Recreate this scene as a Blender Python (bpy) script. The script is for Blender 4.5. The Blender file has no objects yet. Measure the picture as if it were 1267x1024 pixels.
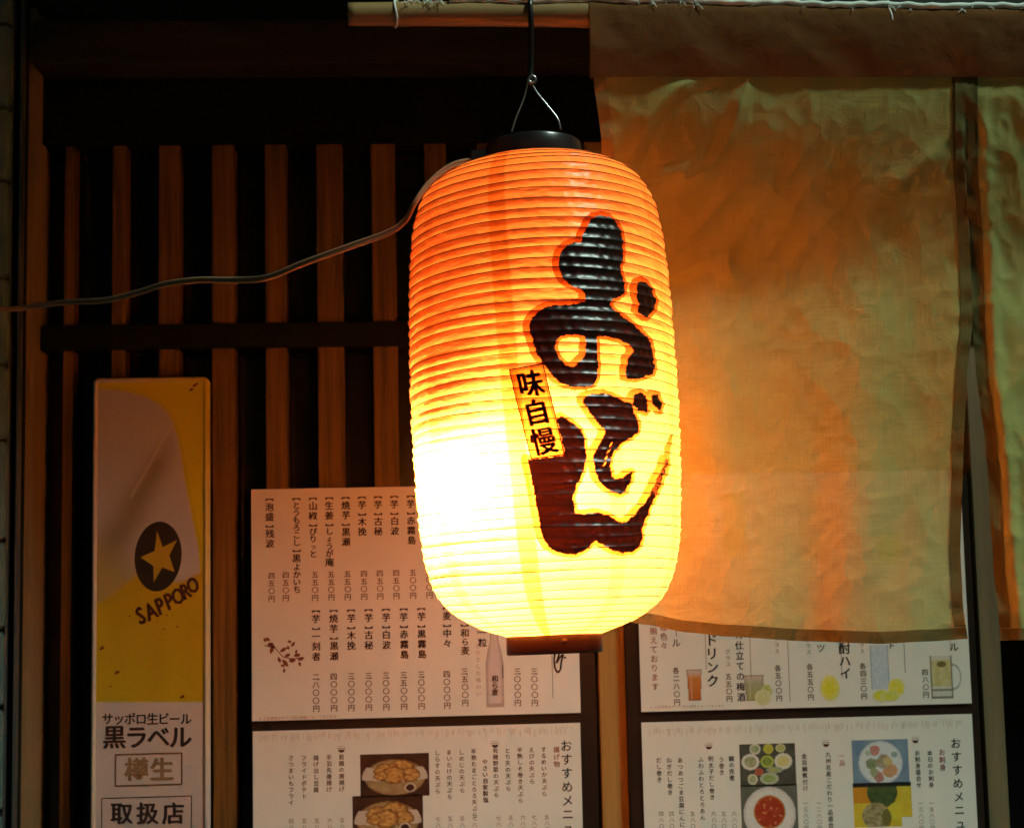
import bpy, bmesh, math, random
import numpy as np
from mathutils import Vector, Matrix, noise
R = math.radians
random.seed(7)
S = bpy.context.scene
col = S.collection

# ------------------------------------------------------------------ camera
FPX, W0, H0 = 1900.0, 1267.0, 1024.0
TILT, ROLL, YAW, DIST, CZ = R(5.97), R(1.23), R(2.84), 1.97, 1.45
cam_d = bpy.data.cameras.new('camera'); cam = bpy.data.objects.new('camera', cam_d); col.objects.link(cam)
cam_d.sensor_width = 36; cam_d.lens = 36 * FPX / W0; cam_d.clip_end = 200; cam_d.clip_start = .02
CM = (Matrix.Rotation(-YAW, 3, 'Z') @ Matrix.Rotation(math.pi / 2 + TILT, 3, 'X') @ Matrix.Rotation(-ROLL, 3, 'Z'))
cam.matrix_world = Matrix.Translation((0, -DIST, CZ)) @ CM.to_4x4()
S.camera = cam
cam_d.dof.use_dof = True; cam_d.dof.focus_distance = 1.4; cam_d.dof.aperture_fstop = 15.0

# ------------------------------------------------------------------ light and exposure
S.view_settings.view_transform = 'Standard'; S.view_settings.look = 'None'
S.view_settings.gamma = 1; S.view_settings.exposure = 0.0
S.view_settings.use_curve_mapping = False
wd = bpy.data.worlds.new("World"); S.world = wd; wd.use_nodes = True
nt = wd.node_tree; nt.nodes.clear()
sky = nt.nodes.new('ShaderNodeTexSky'); sky.sky_type = 'NISHITA'; sky.sun_disc = False
sky.sun_elevation = R(8); sky.sun_rotation = R(110)
tint = nt.nodes.new('ShaderNodeMix'); tint.data_type = 'RGBA'; tint.blend_type = 'MULTIPLY'
tint.inputs[0].default_value = 1; tint.inputs[7].default_value = (.7, 1, .55, 1)
bgn = nt.nodes.new('ShaderNodeBackground'); bgn.inputs[1].default_value = 0.005
wo = nt.nodes.new('ShaderNodeOutputWorld')
nt.links.new(sky.outputs[0], tint.inputs[6]); nt.links.new(tint.outputs[2], bgn.inputs[0]); nt.links.new(bgn.outputs[0], wo.inputs[0])
sd = bpy.data.lights.new('street_light', 'SUN'); sun = bpy.data.objects.new('street_light', sd); col.objects.link(sun)
sd.energy = 2.75; sd.angle = R(9); sd.color = (.76, 1, .84)
sun.rotation_euler = Vector((.50, -.37, .79)).to_track_quat('Z', 'Y').to_euler()
S.cycles.use_denoising = True
S.cycles.max_bounces = 10; S.cycles.diffuse_bounces = 5; S.cycles.transparent_max_bounces = 16
S.cycles.sample_clamp_indirect = 8
BULB = 960.0

# ------------------------------------------------------------------ helpers
CMn = np.array(CM); CO = np.array((0., -DIST, CZ))
def ray(px, py):
    d = CM @ Vector(((px - W0 / 2) / FPX, -(py - H0 / 2) / FPX, -1)); return d
def at(px, py, Y):
    d = ray(px, py); t = (Y + DIST) / d.y
    return Vector((d.x * t, Y, CZ + d.z * t))
def pm(Y): return (DIST + Y) / FPX      # metres per pixel at depth Y

def tag(o, label=None, cat=None, group=None, kind=None):
    if label: o['label'] = label
    if cat: o['category'] = cat
    if group: o['group'] = group
    if kind: o['kind'] = kind
    return o
def empty(name, loc, rot=None):
    o = bpy.data.objects.new(name, None); col.objects.link(o); o.location = loc; o.empty_display_size = .05
    if rot is not None: o.rotation_mode = 'QUATERNION'; o.rotation_quaternion = rot
    return o
def mobj(name, verts, faces, mat, parent=None, smooth=False, cols=None, ccol=None, world=True):
    me = bpy.data.meshes.new(name)
    if parent is not None and world:
        if parent.rotation_mode == 'QUATERNION':
            M = Matrix.LocRotScale(parent.location, parent.rotation_quaternion, None)
        else: M = Matrix.Translation(parent.location)
        Mi = M.inverted(); verts = [Mi @ Vector(v) for v in verts]
    me.from_pydata([tuple(v) for v in verts], [], faces)
    me.validate(); 
    if smooth: me.polygons.foreach_set('use_smooth', [True] * len(me.polygons))
    if cols is not None:   # per vertex
        a = me.color_attributes.new('Col', 'FLOAT_COLOR', 'POINT')
        a.data.foreach_set('color', np.array([(c[0], c[1], c[2], 1) for c in cols], dtype=np.float32).ravel())
    if mat: me.materials.append(mat)
    o = bpy.data.objects.new(name, me); col.objects.link(o)
    if parent is not None: o.parent = parent
    return o
def boxvf(x0, x1, y0, y1, z0, z1, bev=0.0):
    bm = bmesh.new(); bmesh.ops.create_cube(bm, size=1)
    for v in bm.verts:
        v.co = Vector((x0 + (v.co.x + .5) * (x1 - x0), y0 + (v.co.y + .5) * (y1 - y0), z0 + (v.co.z + .5) * (z1 - z0)))
    if bev: bmesh.ops.bevel(bm, geom=list(bm.edges), offset=bev, segments=2, affect='EDGES')
    vs = [v.co.copy() for v in bm.verts]; fs = [[v.index for v in f.verts] for f in bm.faces]; bm.free()
    return vs, fs
def box(name, x0, x1, y0, y1, z0, z1, mat, parent=None, bev=.0015):
    bm = bmesh.new()
    vs, fs = boxvf(x0, x1, y0, y1, z0, z1, bev)
    return mobj(name, vs, fs, mat, parent)
def catmull(P, n=8):
    P = [Vector(p) for p in P]; Q = [P[0] * 2 - P[1]] + P + [P[-1] * 2 - P[-2]]; out = []
    for i in range(1, len(Q) - 2):
        a, b, c, d = Q[i - 1:i + 3]
        for k in range(n):
            t = k / n
            out.append(.5 * ((2 * b) + (c - a) * t + (2 * a - 5 * b + 4 * c - d) * t * t + (3 * b - a - 3 * c + d) * t ** 3))
    out.append(P[-1]); return out
def tubevf(path, r, n=8, closed=False):
    path = [Vector(p) for p in path]; vs, fs = [], []; m = len(path)
    ref = Vector((.13, .98, .1)); N = None
    for i, p in enumerate(path):
        a = path[(i - 1) % m] if (closed or i > 0) else p; b = path[(i + 1) % m] if (closed or i < m - 1) else p
        t = (b - a).normalized()
        if N is None: N = t.cross(ref).normalized()
        else:
            N = (N - t * N.dot(t)).normalized()
        B = t.cross(N); rr = r[i] if isinstance(r, (list, tuple)) else r
        for k in range(n):
            an = 2 * math.pi * k / n; vs.append(p + N * math.cos(an) * rr + B * math.sin(an) * rr)
    for i in range(m if closed else m - 1):
        for k in range(n):
            j = (i + 1) % m
            fs.append([i * n + k, i * n + (k + 1) % n, j * n + (k + 1) % n, j * n + k])
    if not closed:
        fs.append(list(range(n))[::-1]); fs.append([(m - 1) * n + k for k in range(n)])
    return vs, fs
def join(*ms):
    V, F = [], []
    for vs, fs in ms:
        o = len(V); V += list(vs); F += [[i + o for i in f] for f in fs]
    return V, F

# ------------------------------------------------------------------ materials
def mat(name):
    m = bpy.data.materials.new(name); m.use_nodes = True; n = m.node_tree; n.nodes.clear()
    out = n.nodes.new('ShaderNodeOutputMaterial'); return m, n, out
def N(n, t, **k):
    x = n.nodes.new(t)
    for a, b in k.items(): setattr(x, a, b)
    return x
def pbr(name, c1, c2, scale=8, stretch=(1, 1, 1), rough=.6, bump=.2, bscale=60, metal=0, spec=.4, detail=6, bdist=.002, coords='Object'):
    m, n, out = mat(name); L = n.links.new
    b = N(n, 'ShaderNodeBsdfPrincipled'); tc = N(n, 'ShaderNodeTexCoord'); mp = N(n, 'ShaderNodeMapping')
    mp.inputs['Scale'].default_value = stretch; L(tc.outputs[coords], mp.inputs[0])
    nz = N(n, 'ShaderNodeTexNoise'); nz.inputs['Scale'].default_value = scale; nz.inputs['Detail'].default_value = detail
    nz.inputs['Roughness'].default_value = .65
    L(mp.outputs[0], nz.inputs[0]); rp = N(n, 'ShaderNodeValToRGB')
    rp.color_ramp.elements[0].position = .3; rp.color_ramp.elements[1].position = .72
    rp.color_ramp.elements[0].color = (*c1, 1); rp.color_ramp.elements[1].color = (*c2, 1)
    L(nz.outputs[0], rp.inputs[0]); L(rp.outputs[0], b.inputs['Base Color'])
    b.inputs['Roughness'].default_value = rough; b.inputs['Metallic'].default_value = metal
    b.inputs['Specular IOR Level'].default_value = spec
    n2 = N(n, 'ShaderNodeTexNoise'); n2.inputs['Scale'].default_value = bscale; n2.inputs['Detail'].default_value = 4
    L(mp.outputs[0], n2.inputs[0])
    bp = N(n, 'ShaderNodeBump'); bp.inputs['Strength'].default_value = bump; bp.inputs['Distance'].default_value = bdist
    L(n2.outputs[0], bp.inputs['Height']); L(bp.outputs[0], b.inputs['Normal']); L(b.outputs[0], out.inputs[0])
    return m
M_slat = pbr('slat_wood', (.035, .019, .003), (.165, .092, .015), 7, (16, 16, .6), .55, .6, 30)
M_post = pbr('post_wood', (.26, .15, .035), (.42, .25, .07), 5, (14, 14, .6), .55, .3, 30)
M_pale = pbr('pale_wood', (.13, .10, .05), (.20, .155, .08), 5, (12, 12, .6), .6, .3, 30)
M_black = pbr('black_lacquer_wood', (.0015, .004, .003), (.004, .008, .005), 6, (10, 10, .8), .6, .2, 40, spec=.12)
M_lintel = pbr('lintel_wood', (.010, .009, .004), (.022, .018, .007), 4, (.8, 10, 12), .6, .3, 30)
M_board = pbr('board_dark', (.014, .008, .006), (.028, .014, .009), 9, (1, 1, 1), .35, .12, 60, spec=.4)
M_glass = pbr('dark_glass', (.004, .005, .004), (.007, .007, .006), 4, rough=.18, bump=.02, spec=.35)
M_plaster = pbr('dark_plaster', (.02, .025, .02), (.035, .04, .03), 12, rough=.85, bump=.5, bscale=90)
M_tile = pbr('tile_grey', (.06, .12, .125), (.12, .21, .22), 22, rough=.55, bump=.5, bscale=120)
M_mortar = pbr('mortar', (.04, .06, .06), (.06, .09, .09), 40, rough=.9)
M_metal = pbr('channel_metal', (.15, .17, .18), (.28, .3, .32), 14, (1, 1, .1), .32, .08, 60, metal=.8)
M_steel = pbr('wire_steel', (.5, .5, .5), (.7, .7, .7), 20, rough=.28, bump=.03, metal=1)
M_hook = pbr('black_vinyl', (.008, .008, .009), (.015, .015, .017), 20, rough=.3, bump=.05, spec=.5)
M_cap = pbr('black_cap', (.010, .010, .012), (.02, .02, .022), 18, rough=.26, bump=.05, spec=.6)
M_capr = pbr('dark_red_ring', (.022, .005, .004), (.035, .008, .005), 18, rough=.4, bump=.08, spec=.4)
M_rib = pbr('bamboo_rib', (.05, .018, .006), (.09, .035, .012), 30, rough=.6, bump=.1)
M_cord = pbr('cord_vinyl', (.26, .16, .09), (.36, .23, .14), 12, rough=.45, bump=.1)
M_bamboo = pbr('bamboo', (.20, .12, .045), (.34, .21, .09), 4, (.5, 9, 9), .3, .25, 25, spec=.5)
M_thread = pbr('thread', (.62, .66, .6), (.8, .84, .78), 30, rough=.8)
M_pave = pbr('pavement', (.04, .04, .04), (.07, .07, .07), 9, rough=.9, bump=.5)
M_rim = pbr('sign_rim', (.5, .4, .03), (.62, .5, .05), 8, rough=.35, bump=.05)
M_base = pbr('lamp_base_plastic', (.5, .5, .48), (.6, .6, .58), 9, rough=.5, bump=.02)
M_tape = pbr('tape', (.3, .28, .22), (.4, .38, .3), 8, rough=.2, bump=.05)

def print_mat(name, rough=.5, spec=.3, glossbump=.05, dim=1):
    m, n, out = mat(name); L = n.links.new
    b = N(n, 'ShaderNodeBsdfPrincipled'); a = N(n, 'ShaderNodeVertexColor'); a.layer_name = 'Col'; dim_ = dim
    tc = N(n, 'ShaderNodeTexCoord'); nz = N(n, 'ShaderNodeTexNoise'); nz.inputs['Scale'].default_value = 220; nz.inputs['Detail'].default_value = 3
    L(tc.outputs['Object'], nz.inputs[0])
    mx = N(n, 'ShaderNodeMix', data_type='RGBA', blend_type='MULTIPLY'); mx.inputs[0].default_value = .25 if dim == 1 else .12
    rp = N(n, 'ShaderNodeValToRGB'); rp.color_ramp.elements[0].position = .3; rp.color_ramp.elements[0].color = (.6, .6, .6, 1); rp.color_ramp.elements[1].position = .6
    L(nz.outputs[0], rp.inputs[0]); L(a.outputs[0], mx.inputs[6]); L(rp.outputs[0], mx.inputs[7])
    hs = N(n, 'ShaderNodeHueSaturation'); hs.inputs['Value'].default_value = dim; L(mx.outputs[2], hs.inputs['Color']); L(hs.outputs[0], b.inputs['Base Color']); b.inputs['Roughness'].default_value = rough; b.inputs['Specular IOR Level'].default_value = spec
    bp = N(n, 'ShaderNodeBump'); bp.inputs['Strength'].default_value = glossbump; bp.inputs['Distance'].default_value = .001
    L(nz.outputs[0], bp.inputs['Height']); L(bp.outputs[0], b.inputs['Normal']); L(b.outputs[0], out.inputs[0])
    return m
M_print = print_mat('printed_ink', .6, .2)
M_sign = print_mat('sign_print', .35, .4, dim=.88)
M_paper = pbr('menu_paper', (.70, .70, .65), (.79, .79, .74), 7, rough=.4, bump=.2, bscale=22, spec=.35)

# thin cloth
def cloth(name, c1, c2, transp, transl, weave=1500):
    m, n, out = mat(name); L = n.links.new
    tc = N(n, 'ShaderNodeTexCoord')
    nz = N(n, 'ShaderNodeTexNoise'); nz.inputs['Scale'].default_value = 7; nz.inputs['Detail'].default_value = 8; nz.inputs['Roughness'].default_value = .6
    L(tc.outputs['Object'], nz.inputs[0])
    rp = N(n, 'ShaderNodeValToRGB'); rp.color_ramp.elements[0].position = .3; rp.color_ramp.elements[1].position = .7
    rp.color_ramp.elements[0].color = (*c1, 1); rp.color_ramp.elements[1].color = (*c2, 1); L(nz.outputs[0], rp.inputs[0])
    # slubs: threads running across and down
    def streak(sc):
        mp = N(n, 'ShaderNodeMapping'); mp.inputs['Scale'].default_value = sc; L(tc.outputs['Object'], mp.inputs[0])
        q = N(n, 'ShaderNodeTexNoise'); q.inputs['Scale'].default_value = 1; q.inputs['Detail'].default_value = 3; L(mp.outputs[0], q.inputs[0]); return q
    a, b = streak((30, 30, weave)), streak((weave, 30, 30))
    ad = N(n, 'ShaderNodeMath', operation='ADD'); L(a.outputs[0], ad.inputs[0]); L(b.outputs[0], ad.inputs[1])
    mr = N(n, 'ShaderNodeMapRange'); mr.inputs[1].default_value = .7; mr.inputs[2].default_value = 1.3; mr.inputs[3].default_value = .93; mr.inputs[4].default_value = 1.05
    L(ad.outputs[0], mr.inputs[0])
    mx = N(n, 'ShaderNodeMix', data_type='RGBA', blend_type='MULTIPLY'); mx.inputs[0].default_value = 1
    cb = N(n, 'ShaderNodeCombineColor'); 
    for i in range(3): L(mr.outputs[0], cb.inputs[i])
    L(rp.outputs[0], mx.inputs[6]); L(cb.outputs[0], mx.inputs[7])
    n3 = N(n, 'ShaderNodeTexNoise'); n3.inputs['Scale'].default_value = 30; n3.inputs['Detail'].default_value = 8; n3.inputs['Distortion'].default_value = 1.1; n3.inputs['Roughness'].default_value = .6
    L(tc.outputs['Object'], n3.inputs[0])
    bp = N(n, 'ShaderNodeBump'); bp.inputs['Strength'].default_value = .4; bp.inputs['Distance'].default_value = .0035; L(n3.outputs[0], bp.inputs['Height'])
    bp2 = N(n, 'ShaderNodeBump'); bp2.inputs['Strength'].default_value = .35; bp2.inputs['Distance'].default_value = .0006
    L(ad.outputs[0], bp2.inputs['Height']); L(bp.outputs[0], bp2.inputs['Normal'])
    d = N(n, 'ShaderNodeBsdfDiffuse'); t = N(n, 'ShaderNodeBsdfTranslucent'); x1 = N(n, 'ShaderNodeMixShader'); x1.inputs[0].default_value = transl
    L(mx.outputs[2], d.inputs[0]); L(mx.outputs[2], t.inputs[0]); L(bp2.outputs[0], d.inputs['Normal']); L(bp2.outputs[0], t.inputs['Normal'])
    L(d.outputs[0], x1.inputs[1]); L(t.outputs[0], x1.inputs[2])
    tr = N(n, 'ShaderNodeBsdfTransparent'); tr.inputs[0].default_value = (1, .95, .85, 1); x2 = N(n, 'ShaderNodeMixShader')
    mr2 = N(n, 'ShaderNodeMapRange'); mr2.inputs[1].default_value = .7; mr2.inputs[2].default_value = 1.3; mr2.inputs[3].default_value = transp * 1.2; mr2.inputs[4].default_value = transp * .8
    L(ad.outputs[0], mr2.inputs[0]); L(mr2.outputs[0], x2.inputs[0])
    L(x1.outputs[0], x2.inputs[1]); L(tr.outputs[0], x2.inputs[2]); L(x2.outputs[0], out.inputs[0])
    return m
M_cloth = cloth('linen_cloth', (.45, .43, .14), (.60, .57, .21), .13, .3)
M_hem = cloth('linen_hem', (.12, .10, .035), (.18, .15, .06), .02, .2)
M_hem_lit = cloth('linen_hem_lit', (.30, .22, .08), (.42, .31, .12), .02, .2)  # left hem: caught light painted in as a lighter hem colour
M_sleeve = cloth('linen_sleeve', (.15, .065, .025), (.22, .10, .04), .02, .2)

# lantern paper: thin washi that glows where the lamp inside lights it
def lantern_paper():
    m, n, out = mat('lantern_paper'); L = n.links.new
    uv = N(n, 'ShaderNodeUVMap'); uv.uv_map = 'UVMap'; sp = N(n, 'ShaderNodeSeparateXYZ'); L(uv.outputs[0], sp.inputs[0])
    # nine overlapping gores: u counts gores
    fr = N(n, 'ShaderNodeMath', operation='FRACT'); 
    nzs = N(n, 'ShaderNodeTexNoise'); nzs.inputs['Scale'].default_value = 3; 
    mps = N(n, 'ShaderNodeMapping'); mps.inputs['Scale'].default_value = (.5, 60, 1); L(uv.outputs[0], mps.inputs[0]); L(mps.outputs[0], nzs.inputs[0])
    jit = N(n, 'ShaderNodeMath', operation='MULTIPLY_ADD'); jit.inputs[1].default_value = .035; L(nzs.outputs[0], jit.inputs[0]); L(sp.outputs[0], jit.inputs[2])
    L(jit.outputs[0], fr.inputs[0])
    lt = N(n, 'ShaderNodeMapRange', interpolation_type='SMOOTHSTEP'); lt.inputs[1].default_value = .19; lt.inputs[2].default_value = .215; lt.inputs[3].default_value = 1; lt.inputs[4].default_value = 0
    lo = N(n, 'ShaderNodeMapRange', interpolation_type='SMOOTHSTEP'); lo.inputs[1].default_value = 0; lo.inputs[2].default_value = .02; lo.inputs[3].default_value = 0; lo.inputs[4].default_value = 1
    L(fr.outputs[0], lt.inputs[0]); L(fr.outputs[0], lo.inputs[0])
    mu = N(n, 'ShaderNodeMath', operation='MULTIPLY'); L(lt.outputs[0], mu.inputs[0]); L(lo.outputs[0], mu.inputs[1])
    fl = N(n, 'ShaderNodeMath', operation='FLOOR'); L(jit.outputs[0], fl.inputs[0])
    cp = N(n, 'ShaderNodeMath', operation='COMPARE'); cp.inputs[1].default_value = 20; cp.inputs[2].default_value = .5; L(fl.outputs[0], cp.inputs[0])
    cr = N(n, 'ShaderNodeMapRange'); cr.inputs[3].default_value = .38; cr.inputs[4].default_value = 1.0; L(cp.outputs[0], cr.inputs[0])
    mu0 = mu; mu = N(n, 'ShaderNodeMath', operation='MULTIPLY'); L(mu0.outputs[0], mu.inputs[0]); L(cr.outputs[0], mu.inputs[1])
    c = N(n, 'ShaderNodeMix', data_type='RGBA'); c.inputs[6].default_value = (.92, .56, .27, 1); c.inputs[7].default_value = (.76, .34, .09, 1)
    L(mu.outputs[0], c.inputs[0])
    tc = N(n, 'ShaderNodeTexCoord')
    f = N(n, 'ShaderNodeTexNoise'); f.inputs['Scale'].default_value = 26; f.inputs['Detail'].default_value = 7; f.inputs['Roughness'].default_value = .7
    mp = N(n, 'ShaderNodeMapping'); mp.inputs['Scale'].default_value = (1, 1, 2.6); mp.inputs['Rotation'].default_value = (.3, .25, 0)
    L(tc.outputs['Object'], mp.inputs[0]); L(mp.outputs[0], f.inputs[0])
    rp = N(n, 'ShaderNodeMapRange'); rp.inputs[1].default_value = .25; rp.inputs[2].default_value = .75; rp.inputs[3].default_value = .82; rp.inputs[4].default_value = 1.04
    L(f.outputs[0], rp.inputs[0])
    cb = N(n, 'ShaderNodeCombineColor'); [L(rp.outputs[0], cb.inputs[i]) for i in range(3)]
    cm = N(n, 'ShaderNodeMix', data_type='RGBA', blend_type='MULTIPLY'); cm.inputs[0].default_value = 1
    L(c.outputs[2], cm.inputs[6]); L(cb.outputs[0], cm.inputs[7])
    wr = N(n, 'ShaderNodeTexNoise'); wr.inputs['Scale'].default_value = 1; wr.inputs['Detail'].default_value = 4
    mw = N(n, 'ShaderNodeMapping'); mw.inputs['Scale'].default_value = (55, 55, 190); mw.inputs['Rotation'].default_value = (.5, .35, .2); L(tc.outputs['Object'], mw.inputs[0]); L(mw.outputs[0], wr.inputs[0])
    bp = N(n, 'ShaderNodeBump'); bp.inputs['Strength'].default_value = .85; bp.inputs['Distance'].default_value = .0020; L(wr.outputs[0], bp.inputs['Height'])
    t = N(n, 'ShaderNodeBsdfTranslucent'); L(cm.outputs[2], t.inputs[0]); L(bp.outputs[0], t.inputs['Normal'])
    d = N(n, 'ShaderNodeBsdfPrincipled'); d.inputs['Base Color'].default_value = (.50, .13, .02, 1); d.inputs['Roughness'].default_value = .32; d.inputs['Specular IOR Level'].default_value = .6
    L(bp.outputs[0], d.inputs['Normal'])
    x = N(n, 'ShaderNodeMixShader'); x.inputs[0].default_value = .5
    L(d.outputs[0], x.inputs[1]); L(t.outputs[0], x.inputs[2]); L(x.outputs[0], out.inputs[0])
    return m
M_lp = lantern_paper()
def filt(name, c, gloss, rough=.3):
    m, n, out = mat(name); L = n.links.new
    t = N(n, 'ShaderNodeBsdfTransparent'); t.inputs[0].default_value = (*c, 1)
    if gloss <= 0: L(t.outputs[0], out.inputs[0]); return m
    g = N(n, 'ShaderNodeBsdfGlossy'); g.inputs['Roughness'].default_value = rough; g.inputs[0].default_value = (1, 1, 1, 1)
    lw = N(n, 'ShaderNodeFresnel'); lw.inputs[0].default_value = 1.45
    mm = N(n, 'ShaderNodeMath', operation='MULTIPLY'); mm.inputs[1].default_value = gloss; L(lw.outputs[0], mm.inputs[0])
    x = N(n, 'ShaderNodeMixShader'); L(mm.outputs[0], x.inputs[0]); L(t.outputs[0], x.inputs[1]); L(g.outputs[0], x.inputs[2]); L(x.outputs[0], out.inputs[0])
    return m
M_ink = filt('brushed_ink', (.008, .003, .0008), 1.0, .33)
M_edge = filt('ink_bleed_edge', (.56, .25, .12), 0)
M_stamp = filt('stamp_tint', (.55, .24, .09), 0)
M_sink = filt('stamp_ink', (.05, .008, .006), .4)
m, n, out = mat('bulb_glow'); e = N(n, 'ShaderNodeEmission'); e.inputs[0].default_value = (1, .43, .10, 1); e.inputs[1].default_value = BULB; n.links.new(e.outputs[0], out.inputs[0]); M_bulb = m

# ------------------------------------------------------------------ setting
zg = -0.0
tag(mobj('pavement', [(-8, -8, 0), (8, -8, 0), (8, .3, 0), (-8, .3, 0)], [[0, 1, 2, 3]], M_pave), kind='structure')
def X(px, py, Y): return at(px, py, Y).x
def Z(px, py, Y): return at(px, py, Y).z
ZT = 2.35
tag(box('upper_wall', -1.5, 2.2, .06, .2, Z(600, 22, -.04) + .001, 3.0, M_plaster), kind='structure')
tag(box('inner_wall', -1.5, 2.2, .075, .2, .002, Z(600, 22, -.04), M_glass), kind='structure')
tw = empty('tiled_wall', (-.9, -.06, 0)); tag(tw, 'narrow strip of grey stone tiled wall at the far left edge', 'wall')
xw = X(7, 500, -.07)
box('wall_core', -1.5, xw - .003, -.055, .06, .002, 2.6, M_mortar, tw)
tz = .01; r_ = 0
while tz < 2.5:
    x1 = xw; w = .17 if r_ % 2 else .30
    h = .088 + .03 * ((r_ * 7) % 3) / 2
    while x1 > -1.1:
        o = box('tile', x1 - w, x1, -.072 - random.random() * .003, -.05, tz, tz + h, M_tile, tw, .003)
        x1 -= w + .005; w = .30
    tz += h + .005; r_ += 1

# side channel and posts
ch = empty('metal_channel', (X(16, 500, -.05), -.05, 0)); tag(ch, 'thin vertical metal rain channel between the tiled wall and the pale post', 'trim')
box('channel_back', xw + .001, X(26, 500, -.05), -.045, .0, .002, 2.6, M_black, ch)
box('channel_lip', X(20.5, 500, -.06), X(23.5, 500, -.06), -.062, -.0455, .002, 2.6, M_metal, ch, .001)
box('channel_lip', X(9.5, 500, -.06), X(12, 500, -.06), -.062, -.0455, .002, 2.6, M_metal, ch, .001)
xp0, xp1 = X(25.5, 560, -.03), X(39, 560, -.03)
tag(box('door_post', xp0, xp1, -.03, .07, .002, Z(30, 10, -.03), M_pale, bev=.002), 'pale tan wooden post at the left edge of the lattice', 'post')
tag(box('lintel_beam', xp1 + .001, 2.0, -.05, .058, Z(400, 79, -.05), Z(400, 23, -.05), M_lintel, bev=.003), 'dark brown lintel beam above the black lattice frame', 'beam')
tag(box('eave_board', -1.2, 2.1, -.515, -.485, at(640, -95, -.5).z + .45, at(640, -95, -.5).z + .5, M_lintel), 'wooden eave board that the pole ties hang from', 'board')

blocker = tag(box('unseen_light_blocker', -2.0, 1.15, -.93, .05, 3.2, 3.26, M_lintel), kind='structure')  # unseen slab overhead, added to keep the street light off the left wall
# lattice window: black frame, brown slats
lat = empty('lattice_window', (0, .03, 0)); tag(lat, 'black framed lattice window with a row of upright brown wooden slats', 'window')
YS = .010
ztop = Z(400, 176, .0); xr = 2.0
box('top_rail', xp1 + .001, xr, .004, .05, ztop, Z(400, 79, .0) + .03, M_black, lat)
box('middle_rail', xp1 + .001, xr, .004, .05, Z(270, 430.5, .004), Z(270, 400, .004), M_black, lat)
box('bottom_rail', xp1 + .001, xr, .004, .05, .1, .25, M_black, lat)
box('glass_panel', xp1 + .001, xr, .055, .06, .1, ztop + .05, M_glass, lat, 0)
for cx, w in ((85, 12), (147, 17), (209, 26), (276, 28), (341, 26), (408, 32), (475, 30), (540, 28), (607, 29), (674, 29), (757.5, 33), (823, 29), (890, 29), (957, 29), (1024, 29), (1091, 29), (1158, 29), (1228, 27), (1300, 29), (1368, 29)):
    y = 600 if cx != 757.5 else 850
    if cx == 1228: y = 850
    c = X(cx, y if cx > 700 else 300, YS); hw = w * pm(YS) / 2
    m_ = M_pale if cx == 1228 else (M_post if cx == 757.5 else M_slat)
    o = box('slat', c - hw, c + hw, YS + random.random() * .001, .042, .2, ztop + .02, m_, lat, .0015)
    if cx == 757.5: o['label'] = 'broad light brown slat between the two menu boards'
    if cx == 1228: o['label'] = 'pale tan slat right of the menu boards'

# menu boards
def board(x0p, x1p, yp, label):
    x0, x1 = X(x0p, 880, .001), X(x1p, 880, .001); zt = Z((x0p + x1p) / 2, yp, .001)
    o = box('menu_board', x0, x1, .0012, .0085, .55, zt, M_board, None, .001)
    tag(o, label, 'board', 'boards that carry the menu sheets')
board(311.5, 738, 607, 'dark red brown board behind the two left menu sheets')
board(776, 1212, 590, 'dark board behind the two right menu sheets, partly under the curtain')

# ------------------------------------------------------------------ print helpers
_g = {}
def glyph1(ch):
    if ch in _g: return _g[ch]
    c = bpy.data.curves.new('g', 'FONT'); c.body = ch; c.resolution_u = 2; c.offset = .003
    o = bpy.data.objects.new('g', c); col.objects.link(o)
    dg = bpy.context.evaluated_depsgraph_get(); dg.update(); me = o.evaluated_get(dg).to_mesh()
    vs = [(v.co.x, v.co.y) for v in me.vertices]; fs = [list(p.vertices) for p in me.polygons]
    o.evaluated_get(dg).to_mesh_clear(); bpy.data.objects.remove(o); bpy.data.curves.remove(c)
    _g[ch] = (vs, fs); return _g[ch]
def glyph(ch, bold=0.0):
    """outline of a character; bold strikes it several times, slightly shifted, each strike a little higher"""
    vs, fs = glyph1(ch); V = [(x, y, 0) for x, y in vs]; F = [list(f) for f in fs]
    if bold > 0:
        for k, (a, b) in enumerate(((-1, .3), (1, -.3), (0, .8))):
            o = len(V); V += [(x + a * bold, y + b * bold, k + 1) for x, y in vs]; F += [[i + o for i in f] for f in fs]
    return V, F
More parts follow.
